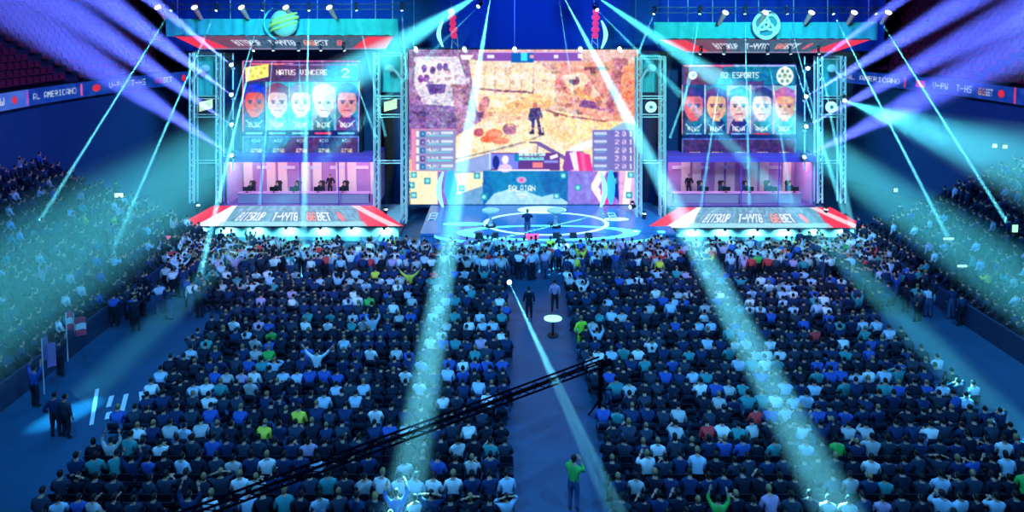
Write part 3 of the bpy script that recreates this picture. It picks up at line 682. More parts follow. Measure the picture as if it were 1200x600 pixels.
for x, bow, y0, y1, lab in ((519, -5, 24, 55, 'above the left end of the main screen'), (705, 5, 24, 57, 'above the right end of the main screen')):
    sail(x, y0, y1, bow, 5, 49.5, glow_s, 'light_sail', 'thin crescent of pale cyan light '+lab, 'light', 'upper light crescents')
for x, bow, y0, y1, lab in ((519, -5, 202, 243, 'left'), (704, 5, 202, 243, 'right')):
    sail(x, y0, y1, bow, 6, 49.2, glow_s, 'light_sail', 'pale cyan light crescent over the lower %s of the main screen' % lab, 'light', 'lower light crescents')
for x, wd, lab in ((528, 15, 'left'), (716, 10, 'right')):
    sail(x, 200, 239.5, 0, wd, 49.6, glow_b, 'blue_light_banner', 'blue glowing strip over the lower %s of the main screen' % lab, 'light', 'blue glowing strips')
# red hanging signs
for x, bow, lab in ((530, 3, 'left'), (698, -1, 'right')):
    t = empty('hanging_sign', tuple(W(x, 55, 49.4)))
    mb = MB()
    for k in range(5):
        y = 10+k*7; c = W(x+bow*(k/4-.3), y+3.5, 49.4); mb.ell(tuple(c), (.27+(.06 if k % 2 else 0), .1, .26), 10, 6)
    mb.build('red_letters', mat('sign_red', (.8, .05, .12), .5, emit=(.75, .03, .16), es=.9), t)
    mb = MB(); a, b = W(x+bow, 44, 49.4), W(x+bow, 57, 49.4); mb.tube(a+Vector((-.2, 0, 0)), b+Vector((-.25, 0, 0)), .04); mb.tube(a+Vector((.2, 0, 0)), b+Vector((.25, 0, 0)), .04); mb.tube(a+Vector((-.2, 0, -.2)), b+Vector((.25, 0, 0.2)), .03); a2 = W(x-2, 0, 49.4); mb.tube(a2, W(x-1, 12, 49.4), .03); mb.build('bracket', whitefab, t)
    tag(t, 'tall narrow red sign hanging above the %s of the main screen' % lab, 'sign', 'red hanging signs')

# blue drapes behind
def drape(x0, x1, y0, y1, Y, m, name, lab, fold=.5, amp=.22, group=None):
    a, b = W(x0, y1, Y), W(x1, y0, Y); n_ = max(8, int((b.x-a.x)/fold*4)); vs = []; 
    for i in range(n_+1):
        x = a.x+(b.x-a.x)*i/n_; yy = Y+amp*math.sin(2*PI*(x)/fold)*(.6+.4*math.sin(x*1.7)); vs.append((x, yy))
    mb = MB(); v = [(x, y, a.z) for x, y in vs]+[(x, y, b.z) for x, y in vs]+[(x, y+.06, a.z) for x, y in vs]+[(x, y+.06, b.z) for x, y in vs]; k = n_+1
    f = [(i, i+1, k+i+1, k+i) for i in range(n_)]+[(2*k+i+1, 2*k+i, 3*k+i, 3*k+i+1) for i in range(n_)]
    mb.add(v, f); o = mb.build(name, m, smooth=True)
    return tag(o, lab, 'curtain', group)
drape(195, 468, -60, 60, 56, mat('navy_drape', (.008, .06, .42), .9), 'curtain', 'dark blue folded drape behind the left tower top', 1.4, .2)
drape(768, 1040, -60, 60, 56, MATS['navy_drape'], 'curtain', 'dark blue folded drape behind the right tower top', 1.4, .2)
drape(462, 772, -30, 262, 54, mat('blue_drape', (.01, .09, .42), .9), 'curtain', 'deep blue drape hanging behind the main screen', 1.2, .12)
tur = mat('teal_drape', (.05, .5, .55), .85, noise=.2, nscale=2)
mb = MB()

# ------------------------------------------------------------------ towers
pink_w = mat('booth_wall', (.5, .3, .6), .8, noise=.15, nscale=1.5); pur = mat('booth_purple', (.25, .08, .6), .6)
SKN = [(235, 120, 100), (240, 180, 180), (245, 225, 225), (235, 205, 205), (240, 150, 150)]
def portrait(c, x, y, w_, h, sk, hairc, shirt, cap=None, bg=(60, 120, 170)):
    c.rect(x, y, x+w_, y+h, bg); cx = x+w_*.5; s = w_/26*1.4
    c.poly([(x+1, y+h), (x+3, y+h*.78), (cx-4*s, y+h*.68), (cx+4*s, y+h*.68), (x+w_-3, y+h*.78), (x+w_-1, y+h)], shirt)
    c.rect(cx-3.5*s, y+h*.55, cx+3.5*s, y+h*.74, tuple(v*.8 for v in sk))
    c.ell(cx, y+h*.30, 9.5*s, 11*s, hairc); c.ell(cx, y+h*.42, 8*s, 12*s, sk)
    c.poly([(cx, y+h*.18), (cx+8*s, y+h*.25), (cx+8*s, y+h*.6), (cx+2, y+h*.66)], tuple(v*.85 for v in sk), .7)
    c.poly([(cx-9*s, y+h*.3), (cx-8*s, y+h*.1), (cx, y+h*.04), (cx+8*s, y+h*.1), (cx+9*s, y+h*.3), (cx+5*s, y+h*.22), (cx-5*s, y+h*.22)], cap or hairc)
    for q in (-1, 1): c.rect(cx+q*3.6*s-2*s, y+h*.38, cx+q*3.6*s+2*s, y+h*.40, hairc); c.ell(cx+q*3.6*s, y+h*.43, 1.3*s, .9*s, (50, 40, 80))
    c.poly([(cx-.8*s, y+h*.44), (cx+.8*s, y+h*.44), (cx+1.7*s, y+h*.53), (cx-1.7*s, y+h*.53)], tuple(v*.75 for v in sk), .8); c.rect(cx-3*s, y+h*.575, cx+3*s, y+h*.6, (150, 50, 80))
    c.poly([(x, y), (cx, y), (cx-1, y+h), (x, y+h)], (255, 90, 90), .16); c.poly([(cx, y), (x+w_, y), (x+w_, y+h), (cx-1, y+h)], (40, 160, 220), .08)
    c.line([(x+4, y+h*.8), (cx, y+h*.95), (x+w_-4, y+h*.8)], 1.6, (200, 230, 240), .7)
def team_left():
    c = CV(139, 113, 2, (28, 30, 110)); c.rect(0, 0, 139, 83, (70, 50, 120)); c.rect(2, 3, 137, 24, (92, 36, 100)); c.rect(98, 3, 137, 24, (20, 130, 170)); c.rect(10, 3, 60, 5, (240, 120, 130)); c.rect(50, 4, 137, 6, (150, 110, 180))
    c.poly([(3, 8), (31, 4), (31, 19), (4, 25)], (245, 235, 130)); 
    for x, y, r_ in ((9, 12, 2), (16, 9, 1.6), (22, 14, 2), (12, 18, 1.8), (26, 9, 1.4), (18, 19, 1.2)): c.ell(x, y, r_, r_*1.2, (200, 180, 70))
    c.text('NATUS VINCERE', 40, 10.5, 6.5, 60, (255, 245, 240), bold=1.6); c.text('2', 117, 9, 11, 9, (250, 255, 250))
    d = [((235, 90, 80), (30, 50, 190), (30, 90, 140), (40, 60, 220)), ((250, 190, 185), (120, 30, 100), (120, 210, 215), None), ((250, 232, 232), (120, 110, 190), (90, 215, 225), (120, 130, 210)), ((245, 225, 225), (200, 190, 225), (60, 130, 150), (225, 235, 240)), ((245, 160, 170), (30, 50, 130), (90, 60, 150), (40, 110, 190))]
    for i, (sk, ha, sh, cap) in enumerate(d): portrait(c, 1+i*27.4, 25, 27, 57, sk, ha, sh, cap, [(40, 60, 130), (60, 170, 190), (40, 190, 205), (120, 180, 200), (60, 150, 190)][i])
    for i in range(4): c.rect(27.6+i*27.4, 25, 28.6+i*27.4, 82, (180, 200, 230))
    for i, t_ in enumerate(('ELEC', 'PERF', 'SIMP', 'BITE', 'BOOM')): c.text(t_, 7+i*27.4, 73, 5.5, 15, (245, 250, 255))
    for i in range(5): c.rect(4+i*27.4, 84.5, 24+i*27.4, 87, (130, 200, 230) if i != 3 else (240, 80, 120))
    c.rect(0, 83, 139, 84, (30, 30, 110)); c.rect(0, 89, 139, 113, (88, 50, 116)); c.poly([(0, 89), (60, 89), (40, 113), (0, 113)], (50, 150, 185), .6); c.poly([(100, 89), (130, 89), (100, 113), (80, 113)], (40, 110, 160), .5)  # slanted teal patches paint the crossing beam's wash into the panel
    for a in ((0, 89, 139, 90.5), (0, 111.5, 139, 113), (0, 89, 1.5, 113), (137.5, 89, 139, 113)): c.rect(*a, (110, 140, 220))
    for i in range(5): c.text('KDA', 11+i*27, 92.5, 4, 10, (210, 235, 245)); c.text('8790'[:4], 10+i*27, 104, 5.5, 13, (250, 240, 190))
    c.rect(0, 0, 1.6, 84, (220, 150, 190)); c.rect(0, 0, 139, 1.4, (190, 110, 170)); c.rect(137.4, 24, 139, 84, (180, 150, 220)); return c
def team_right():
    c = CV(135, 112, 2, (24, 60, 130)); c.rect(0, 0, 135, 83, (40, 60, 130)); c.rect(2, 2, 133, 24, (30, 120, 160)); c.poly([(2, 3), (50, 3), (40, 24), (2, 24)], (110, 36, 100)); c.rect(2, 1, 60, 3, (240, 110, 140)); c.rect(60, 1, 133, 3, (170, 180, 230)); c.rect(60, 20, 96, 24, (90, 50, 120))
    c.ell(13, 13, 5, 5, (240, 250, 240)); c.ell(13, 13, 1.8, 1.8, (130, 190, 170)); c.text('G2 ESPORTS', 46, 9.5, 7, 44, (250, 255, 250), bold=1.6)
    c.ell(121, 14, 10, 11, (225, 240, 225)); 
    for a in range(6): c.ell(121+6*math.cos(a*1.05), 14+6.5*math.sin(a*1.05), 1.8, 2.2, (110, 150, 140))
    c.ell(121, 14, 3, 3, (170, 190, 170)); c.ell(121, 12.6, 1.2, 1.2, (90, 130, 120))
    d = [((230, 110, 130), (60, 30, 140), (30, 110, 150), None), ((250, 190, 150), (70, 50, 150), (20, 40, 110), None), ((245, 205, 200), (40, 120, 160), (40, 40, 130), None), ((240, 190, 190), (50, 40, 130), (30, 130, 160), None), ((245, 180, 150), (180, 110, 180), (60, 160, 190), None)]
    for i, (sk, ha, sh, cap) in enumerate(d): portrait(c, 1+i*26.8, 25, 26, 57, sk, ha, sh, cap, [(20, 60, 120), (40, 130, 170), (150, 180, 210), (110, 130, 190), (120, 200, 210)][i])
    for i in range(6): c.rect(i*26.7, 24, 1.2+i*26.7, 82, (230, 140, 170) if i % 2 == 0 else (200, 210, 230))
    for i, t_ in enumerate(('NIKO', 'HUNT', 'NEXA', 'AMAN', 'JACK')): c.text(t_, 7+i*26.6, 73, 5.5, 14, (245, 250, 255))
    for i in range(5): c.rect(5+i*26.6, 80.5, 23+i*26.6, 82.5, (210, 70, 110) if i == 3 else (120, 170, 210))
    c.rect(0, 83, 135, 87, (30, 40, 120)); c.rect(0, 87, 135, 112, (80, 44, 110)); 
    for a in ((0, 87, 135, 88.4), (0, 110.6, 135, 112), (0, 87, 1.5, 112), (133.5, 87, 135, 112)): c.rect(*a, (90, 110, 190))
    for i in range(5): c.text('8790', 9+i*26.6, 103, 5.5, 13, (250, 240, 200)); c.ell(15+i*26.6, 107, 8, 4, (250, 210, 170), .25)
    return c
def fascia_cv(wd, ht, slant, big=False, flip=False):
    c = CV(wd, ht, 2, (60, 80, 110) if not big else (90, 150, 180)); c.noise(16 if big else 10, 2.5)
    RC_ = (232, 36, 70); e = wd*.13
    c.poly([(0, 0), (e*.9, 0), (e*1.3, ht), (0, ht)], RC_); c.poly([(wd-e*.9, 0), (wd, 0), (wd, ht), (wd-e*1.4, ht)], RC_)
    if big:
        c.poly([(e*.9, 0), (e*1.15, 0), (e*1.6, ht), (e*.6, ht)], (225, 225, 235)); c.poly([(wd-e*1.1, 0), (wd-e*.7, 0), (wd-e*.1, ht), (wd-e*.5, ht)], (235, 190, 200)); c.rect(e*1.4, ht*.78, wd-e*1.2, ht, (150, 215, 225), .8)
    else:
        c.poly([(e*1, 0), (e*2.4, 0), (e*2.4, ht), (e*1.35, ht)], (130, 50, 80), .8); c.rect(0, ht-1.6, wd, ht, (130, 120, 160)); c.rect(0, 0, wd, 1.2, (110, 60, 90))
    h = ht*.42; y = ht*(.3 if not big else .33)
    for t_, x, w_, cc in (('BITSKUP', .23, .13, WH), ('T-YYTG', .405, .125, WH), ('GG', .575, .05, (255, 140, 120)), ('BET', .63, .065, WH), ('B', .74, .022, (255, 90, 110))):
        if big: c.rect(wd*x-2, y-1, wd*(x+w_)+2, y+h+1, (60, 120, 150), .6)
        c.text(t_, wd*x, y, h, wd*w_, cc, bold=1.7)
    if big: c.ell(wd*.75, y+h/2, 4, 4, (250, 120, 130))
    c.blur(1); return c
def truss(x0, x1, y0, y1, Y, lab, sign):
    t = empty('lighting_truss', (W((x0+x1)/2, y1, Y).x, Y, W(x0, y1, Y).z)); mb = MB()
    A0, A1, B0, B1 = W(x0, y0, Y), W(x0, y1, Y), W(x1, y0, Y), W(x1, y1, Y)
    for a, b in ((A0, A1), (B0, B1)):
        for dy in (0, .5):
            for dx in (-.17, .17): mb.tube(a+Vector((dx, dy, 0)), b+Vector((dx, dy, 0)), .07, n=6)
        n_ = 22
        for k in range(n_):
            p, q = a.lerp(b, k/n_), a.lerp(b, (k+1)/n_); s = .17 if k % 2 else -.17
            mb.tube(p+Vector((s, 0, 0)), q+Vector((-s, 0, 0)), .035, n=5)
    mb.build('uprights', steel, t)
    mb = MB()
    for y in (y0+2, 114.5, 136, 190):
        p, q = W(x0, y, Y), W(x1, y, Y)
        mb.tube(p+Vector((0, 0, .12)), q+Vector((0, 0, .12)), .04, n=6); mb.tube(p+Vector((0, 0, -.08)), q+Vector((0, 0, -.08)), .04, n=6)
    mb.build('crossbars', steel, t)
    # curved bracket arm at top
    mb = MB(); out = x0 if sign < 0 else x1; inn = (x0+x1)/2
    pts_ = [W(out+(inn-out)*u, 96-16*math.sin(u*PI/2), Y-.1) for u in (0, .25, .5, .75, 1)]; mb.path(pts_, .11, 8); mb.ell(tuple(pts_[-1]), (.35, .2, .3), 10, 8); mb.build('curved_bracket', whitefab, t)
    tag(t, lab, 'truss', 'vertical stage trusses'); return t
def tower(nm, P):
    yo = P['yo']; lab = nm+' team tower'
    x0, x1 = P['band']
    # header band (teal lit cloth)
    o = drape(x0, x1, 22+yo, 43+yo, 47.6, tur, 'header_cloth', 'teal lit gathered cloth header on top of the '+lab, .9, .16, 'cloth headers')
    # fascia: slanted LED canopy
    (a0, a1), (b0, b1) = P['fas']
    t = empty('led_canopy', tuple(W((a0+a1)/2, 58+yo, 46.4)))
    tl, tr, bl, br = W(a0, 42+yo, 47.3), W(a1, 42+yo, 47.3), W(b0, 58+yo, 46.2), W(b1, 58+yo, 46.2)
    fascia_cv(260, 16, 0).mesh('led_face', planar(tl, tr, bl, br)(260, 16), 1.1, t)
    mb = MB(); bv = Vector((0, .1, .0)); k = Vector((0, .9, .2))
    mb.hexa([bl+bv, br+bv, br+k, bl+k, tl+bv, tr+bv, tr+k, tl+k]); mb.build('housing', black, t)
    tag(t, 'slanted LED sponsor canopy with red ends above the %s screen' % nm, 'led sign', 'upper sponsor canopies')
    # team screen
    s0, s1, y0, y1 = P['scr']
    t = empty('team_screen', tuple(W((s0+s1)/2, y1, 48.5)))
    c = P['cv'](); c.noise(12, 2.5, chroma=.8); c.blur(1); c.a = np.clip(118+(c.a-118)*1.3, 0, 255)
    c.mesh('display', planar(W(s0, y0, 48.5), W(s1, y0, 48.5), W(s0, y1, 48.5))(c.w, c.h), .95, t)
    mb = MB(); fbox(mb, s0-1, y0-1, s1+1, y1+1, 48.6, .25); mb.build('cabinet', black, t)
    tag(t, P['scrlab'], 'screen', 'team screens')
    # dark backing wall of tower
    mb = MB(); fbox(mb, P['tw'][0], 58+yo, P['tw'][1], 181+yo/2, 49.2, .2); o = mb.build('backing_panel', mat('tower_back', (.008, .03, .13), .7))
    tag(o, 'dark blue backing panel behind the %s screen' % nm, 'panel', 'tower backing panels')
    # booth
    q0, q1 = P['booth']; A, B = W(q0, 241, 47.2), W(q1, 187, 47.2); zb = A.z; zt = B.z; xa, xb = A.x, B.x; yb = 50.6
    t = empty('player_booth', ((xa+xb)/2, 47.2, zb))
    mb = MB(); mb.box((xa, 47.2, zb-.12), (xb, yb, zb)); mb.build('platform', mat('booth_floor', (.15, .08, .3), .5), t)
    mb = MB(); mb.box((xa, 47.1, zt), (xb, yb, zt+.25)); mb.build('roof', pur, t)
    mb = MB(); mb.box((xa, yb-.1, zb), (xb, yb, zt)); mb.box((xa, 47.6, zb), (xa+.1, yb, zt)); mb.box((xb-.1, 47.6, zb), (xb, yb, zt)); rw = mb.build('rear_wall', pink_w, t)
    mb = MB(); npn = 12
    for i in range(npn):
        if i % 3 == 1: continue
        xx = xa+.2+(xb-xa-.4)*i/npn; mb.box((xx, yb-.22, zb), (xx+(xb-xa)/npn*.72, yb-.1, zt-.1))
    mb.build('wall_panels', mat('booth_panels', (.95, .82, .74), .8), rw)
    for i in range(5):
        mb = MB(); xx = xa+(xb-xa)*(.16+.17*i); mb.box((xx-.55, yb-.26, zb+2.05), (xx+.55, yb-.22, zb+2.3)); mb.build('name_plate', whitefab, rw)
    gm = MATS.get('booth_glass')
    if not gm:
        gm = bpy.data.materials.new('booth_glass'); gm.use_nodes = True; nt = gm.node_tree; nt.nodes.remove(nt.nodes['Principled BSDF'])
        tr_ = nt.nodes.new('ShaderNodeBsdfTransparent'); gl = nt.nodes.new('ShaderNodeBsdfGlossy'); gl.inputs['Roughness'].default_value = .05; mx = nt.nodes.new('ShaderNodeMixShader'); mx.inputs[0].default_value = .04
        nt.links.new(tr_.outputs[0], mx.inputs[1]); nt.links.new(gl.outputs[0], mx.inputs[2]); nt.links.new(mx.outputs[0], nt.nodes['Material Output'].inputs[0]); MATS['booth_glass'] = gm
    mb = MB(); mb.box((xa, 47.22, zb), (xb, 47.25, zt)); gf = mb.build('glass_front', gm, t)
    mb = MB()
    for i in range(5): xx = xa+(xb-xa)*i/4; mb.box((xx-.04, 47.15, zb), (xx+.04, 47.22, zt))
    mb.box((xa, 47.12, zt-.18), (xb, 47.2, zt)); mb.build('mullions', pur, gf)
    # booth lamps
    for i in range(3):
        ld = bpy.data.lights.new('booth_lamp', 'AREA'); ld.shape = 'RECTANGLE'; ld.size = (xb-xa)/3.4; ld.size_y = .6; ld.energy = 230; ld.color = (1, .62, .85)
        lo = bpy.data.objects.new('booth_lamp', ld); C.objects.link(lo); lo.location = (xa+(xb-xa)*(i+.5)/3, 48.6, zt-.06); lo.parent = t; lo.matrix_parent_inverse = Matrix.Translation(t.location).inverted(); lo.rotation_euler = (R(14), 0, 0)
    ld = bpy.data.lights.new('booth_lamp', 'AREA'); ld.shape = 'RECTANGLE'; ld.size = (xb-xa)*.9; ld.size_y = .15; ld.energy = 60; ld.color = (.35, .15, 1)
    lo = bpy.data.objects.new('booth_lamp', ld); C.objects.link(lo); lo.location = ((xa+xb)/2, 50.2, zt-.06); lo.parent = t; lo.matrix_parent_inverse = Matrix.Translation(t.location).inverted()
    tag(t, 'pink lit glass fronted player booth under the %s screen' % nm, 'booth', 'player booths')
    # desk, players, chairs, monitors
    dk = empty('player_desk', ((xa+xb)/2, 48.1, zb)); mb = MB(); mb.box((xa+.7, 47.8, zb+.7), (xb-.7, 48.5, zb+.75)); mb.build('table_top', mat('desk_top', (.35, .2, .4), .5), dk)
    mb = MB(); mb.box((xa+.75, 47.85, zb), (xb-.75, 47.9, zb+.7)); mb.build('front_panel', mat('desk_front', (.6, .35, .55), .6), dk)
    for xx in (xa+.8, xb-.8): mb = MB(); mb.box((xx-.04, 47.9, zb), (xx+.04, 48.45, zb+.7)); mb.build('leg', black, dk)
    tag(dk, 'long desk in front of the players in the %s booth' % nm, 'desk', 'player desks')
    for i, px in enumerate(P['pl']):
        x = W(px, 225, 48.9).x; loc = (x, 48.95, zb)
        gt = empty('gaming_chair', loc, PI); 
        mb = MB(); mb.box((-.26, -.25, .42), (.26, .25, .5)); a_ = mb.build('seat', black); a_.parent = gt
        mb = MB(); mb.hexa([(-.24, -.32, .5), (.24, -.32, .5), (.24, -.22, .5), (-.24, -.22, .5), (-.2, -.42, 1.38), (.2, -.42, 1.38), (.2, -.34, 1.38), (-.2, -.34, 1.38)]); mb.ell((0, -.36, 1.2), (.3, .07, .14), 10, 6); a_ = mb.build('backrest', black); a_.parent = gt
        mb = MB(); mb.tube((0, 0, .1), (0, 0, .42), .04)
        for q in range(5): mb.tube((0, 0, .1), (.3*math.cos(q*1.257), .3*math.sin(q*1.257), .04), .03, n=5)
        a_ = mb.build('base', darkmetal); a_.parent = gt
        tag(gt, 'black gaming chair, %s from left in the %s booth' % (ordn(i+1), nm), 'chair', 'gaming chairs in the booths')
        person(loc, PI, 'sit_desk', P['ps'], 'player in %s jersey seated %s from left in the %s booth' % (P['ps'], ordn(i+1), nm), group='players in the booths')
        mo = empty('monitor', (x, 48.15, zb+.75)); mb = MB(); mb.box((x-.3, 48.1, zb+.87), (x+.3, 48.14, zb+1.2)); mb.build('display', black, mo)
        mb = MB(); mb.box((x-.12, 48.08, zb+.75), (x+.12, 48.24, zb+.77)); mb.box((x-.03, 48.13, zb+.76), (x+.03, 48.17, zb+.95)); mb.build('monitor_stand', darkmetal, mo)
        tag(mo, 'dark monitor seen from behind, %s from left in the %s booth' % (ordn(i+1), nm), 'monitor', 'player monitors')
    x = W(P['coach'], 225, 49.8).x; person((x, 49.8, zb), PI, 'stand_hip', 'black', 'coach in black standing behind the players in the %s booth' % nm)
    # lower fascia ramp
    (a0, a1), (b0, b1), (yt, ybm) = P['low']
    t = empty('led_ramp', tuple(W((b0+b1)/2, ybm, 44.6)))
    tl, tr, bl, br = W(a0, yt, 46.9), W(a1, yt, 46.9), W(b0, ybm, 44.6), W(b1, ybm, 44.6)
    c = fascia_cv(265, 24, 0, True); c.mesh('led_face', planar(tl, tr, bl, br)(265, 24), 1.25, t)
    mb = MB(); d1 = Vector((0, 0, -.12)); mb.hexa([bl+d1, br+d1, tr+d1*3, tl+d1*3, bl+d1*.3, br+d1*.3, tr+d1*.3, tl+d1*.3]); mb.build('housing', darkmetal, t)
    tag(t, 'sloping LED sponsor ramp with red ends below the %s booth' % nm, 'led sign', 'lower sponsor ramps')
    mb = MB(); mb.box((bl.x+.5, 45.4, 0), (br.x-.5, 50.6, bl.z-.2)); mb.box((tl.x+.2, 47.25, bl.z-.2), (tr.x-.2, 50.6, zb-.15)); 
    o = mb.build('tower_platform', mat('platform_skirt', (.35, .5, .6), .6)); tag(o, 'pale skirted platform carrying the %s booth' % nm, 'platform', 'tower platforms')
    # skirt lamps
    for i, px in enumerate(P['sk']):
        p = W(px, ybm+1.5, 44.75); mb = MB(); mb.tube((p.x, 44.8, bl.z-.30), (p.x, 44.8, bl.z-.16), .1, .14, 10)
        fx = mb.build('downlight', darkmetal); tag(fx, 'small downlight under the %s ramp, %s from the left' % (nm, ordn(i+1)), 'lamp', 'downlights under the ramps')
        ld = bpy.data.lights.new('bulb', 'SPOT'); ld.energy = 330; ld.color = (.25, 1, .95); ld.spot_size = R(140); ld.spot_blend = .6; ld.shadow_soft_size = .05
        lo = bpy.data.objects.new('bulb', ld); C.objects.link(lo); lo.location = (p.x, 44.85, bl.z-.34); lo.rotation_euler = (R(35), 0, 0); lo.parent = fx
    # trusses with cloth and small signs
    for k, (tx0, tx1) in enumerate(P['tr']):
        outer = (k == 0) == (nm == 'left'); side = 'outer' if outer else 'inner'
        tt = truss(tx0, tx1, 62+yo, 238 if outer else 262, 46.9, 'silver %s truss upright of the %s tower' % (side, nm), -1 if k == 0 else 1)
        c0 = drape(tx0+3, tx1-3, 60+yo, 112 if outer else 108, 47.6, tur, 'cloth_panel', 'teal cloth in the top of the %s truss of the %s tower' % (side, nm), .6, .1, 'truss cloths')
        sg = empty('team_sign', tuple(W((tx0+tx1)/2, 132, 46.8))); cx = (tx0+tx1)/2
        if nm == 'left':
            mb = MB(); fpoly(mb, [(cx-7, 120), (cx+8, 116), (cx+8, 127), (cx-7, 131)], 46.8, .1); mb.build('plate', mat('cream_sign', (.9, .8, .5), .5, emit=(.85, .75, .42), es=.6), sg)
        else:
            p = W(cx, 125.5, 46.8); mb = MB(); mb.tube((p.x, 46.8, p.z), (p.x, 46.9, p.z), .42, n=24); mb.build('plate', mat('white_sign', (.8, .9, .8), .5, emit=(.7, .85, .75), es=.7), sg)
            mb = MB(); mb.tube((p.x, 46.76, p.z), (p.x, 46.8, p.z), .15, n=6); mb.build('emblem', mat('sign_green', (.2, .4, .35), .5), sg)
        mb = MB(); p, q = W(tx0+2, 123.5, 46.92), W(tx1-2, 123.5, 46.92); mb.tube(p, q, .03, n=5); mb.build('bracket', darkmetal, sg)
        tag(sg, 'small glowing team plate on the %s truss of the %s tower' % (side, nm), 'sign', 'team plates on trusses')
LEFT = dict(yo=0, band=(195, 466), fas=((203, 462), (236, 451)), scr=(284, 422, 71, 183), cv=team_left, scrlab='left team screen with yellow tile and five player portraits', tw=(262, 442), booth=(263, 441),
            pl=(294, 325, 348, 376, 404), ps='black', coach=387, low=((250, 438), (206, 473), (241, 265)), sk=(228, 262, 296, 335, 375, 412, 450), tr=((225, 256), (441, 473)))
RIGHT = dict(yo=4, band=(766, 1030), fas=((771, 1022), (806, 976)), scr=(799, 934, 75, 187), cv=team_right, scrlab='right team screen with round emblem and five player portraits', tw=(780, 960), booth=(781, 957),
             pl=(822, 847, 874, 901, 926), ps='navy', coach=807, low=((795, 974), (757, 1018), (243, 267)), sk=(778, 815, 850, 888, 924, 960, 995), tr=((749, 777), (961, 988)))
tower('left', LEFT); tower('right', RIGHT)

# emblems on the headers
t = empty('globe_emblem', tuple(W(332, 43, 47))); p = W(333, 27, 47)
mb = MB(); mb.ell((p.x, 47, p.z), (1.02, .45, 1.02), 24, 16); mb.build('ball', mat('globe_teal', (.4, .62, .5), .5), t, True)
mb = MB()
for k, r_ in ((-.25, .99), (.12, 1.01), (.42, .93)):
    for i in range(14):
        a0, a1 = PI+PI*i/14, PI+PI*(i+1)/14; f = lambda a: Vector((p.x+r_*math.cos(a)*.99, 47+.46*r_*math.sin(a), p.z+k+.32*math.cos(a)))
        mb.tube(f(a0), f(a1), .085 if k != .12 else .14, n=6)
mb.build('stripes', mat('globe_stripe', (.9, .85, .2), .5), t)
mb = MB()
for i in range(12):
    a0, a1 = R(120)+R(130)*i/12, R(120)+R(130)*(i+1)/12; f = lambda a: Vector((p.x-.1+1.35*math.cos(a), 46.9, p.z+1.25*math.sin(a))); mb.tube(f(a0), f(a1), .07, n=6)
mb.build('arc', mat('arc_teal', (.1, .65, .6), .5), t); tag(t, 'green striped globe emblem mounted on the left header cloth', 'emblem')
t = empty('knot_emblem', tuple(W(898, 47, 47))); p = W(898, 31, 47); mb = MB()
for cx, cz, r_ in ((-.35, .3, .55), (.35, .3, .55), (0, -.3, .6), (0, .15, .95)):
    for i in range(18):
        f = lambda a: Vector((p.x+cx+r_*math.cos(a), 47+.1*math.sin(2*a), p.z+cz+r_*math.sin(a))); mb.tube(f(2*PI*i/18), f(2*PI*(i+1)/18), .11, n=6)
mb.build('knot', mat('emblem_white', (1, .95, .85), .5), t); mb = MB(); mb.tube((p.x, 47.15, p.z), (p.x, 47.3, p.z), 1.0, n=24); mb.build('disc', mat('emblem_dark', (.08, .3, .35), .5), t)
tag(t, 'pale knotted round emblem mounted on the right header cloth', 'emblem')

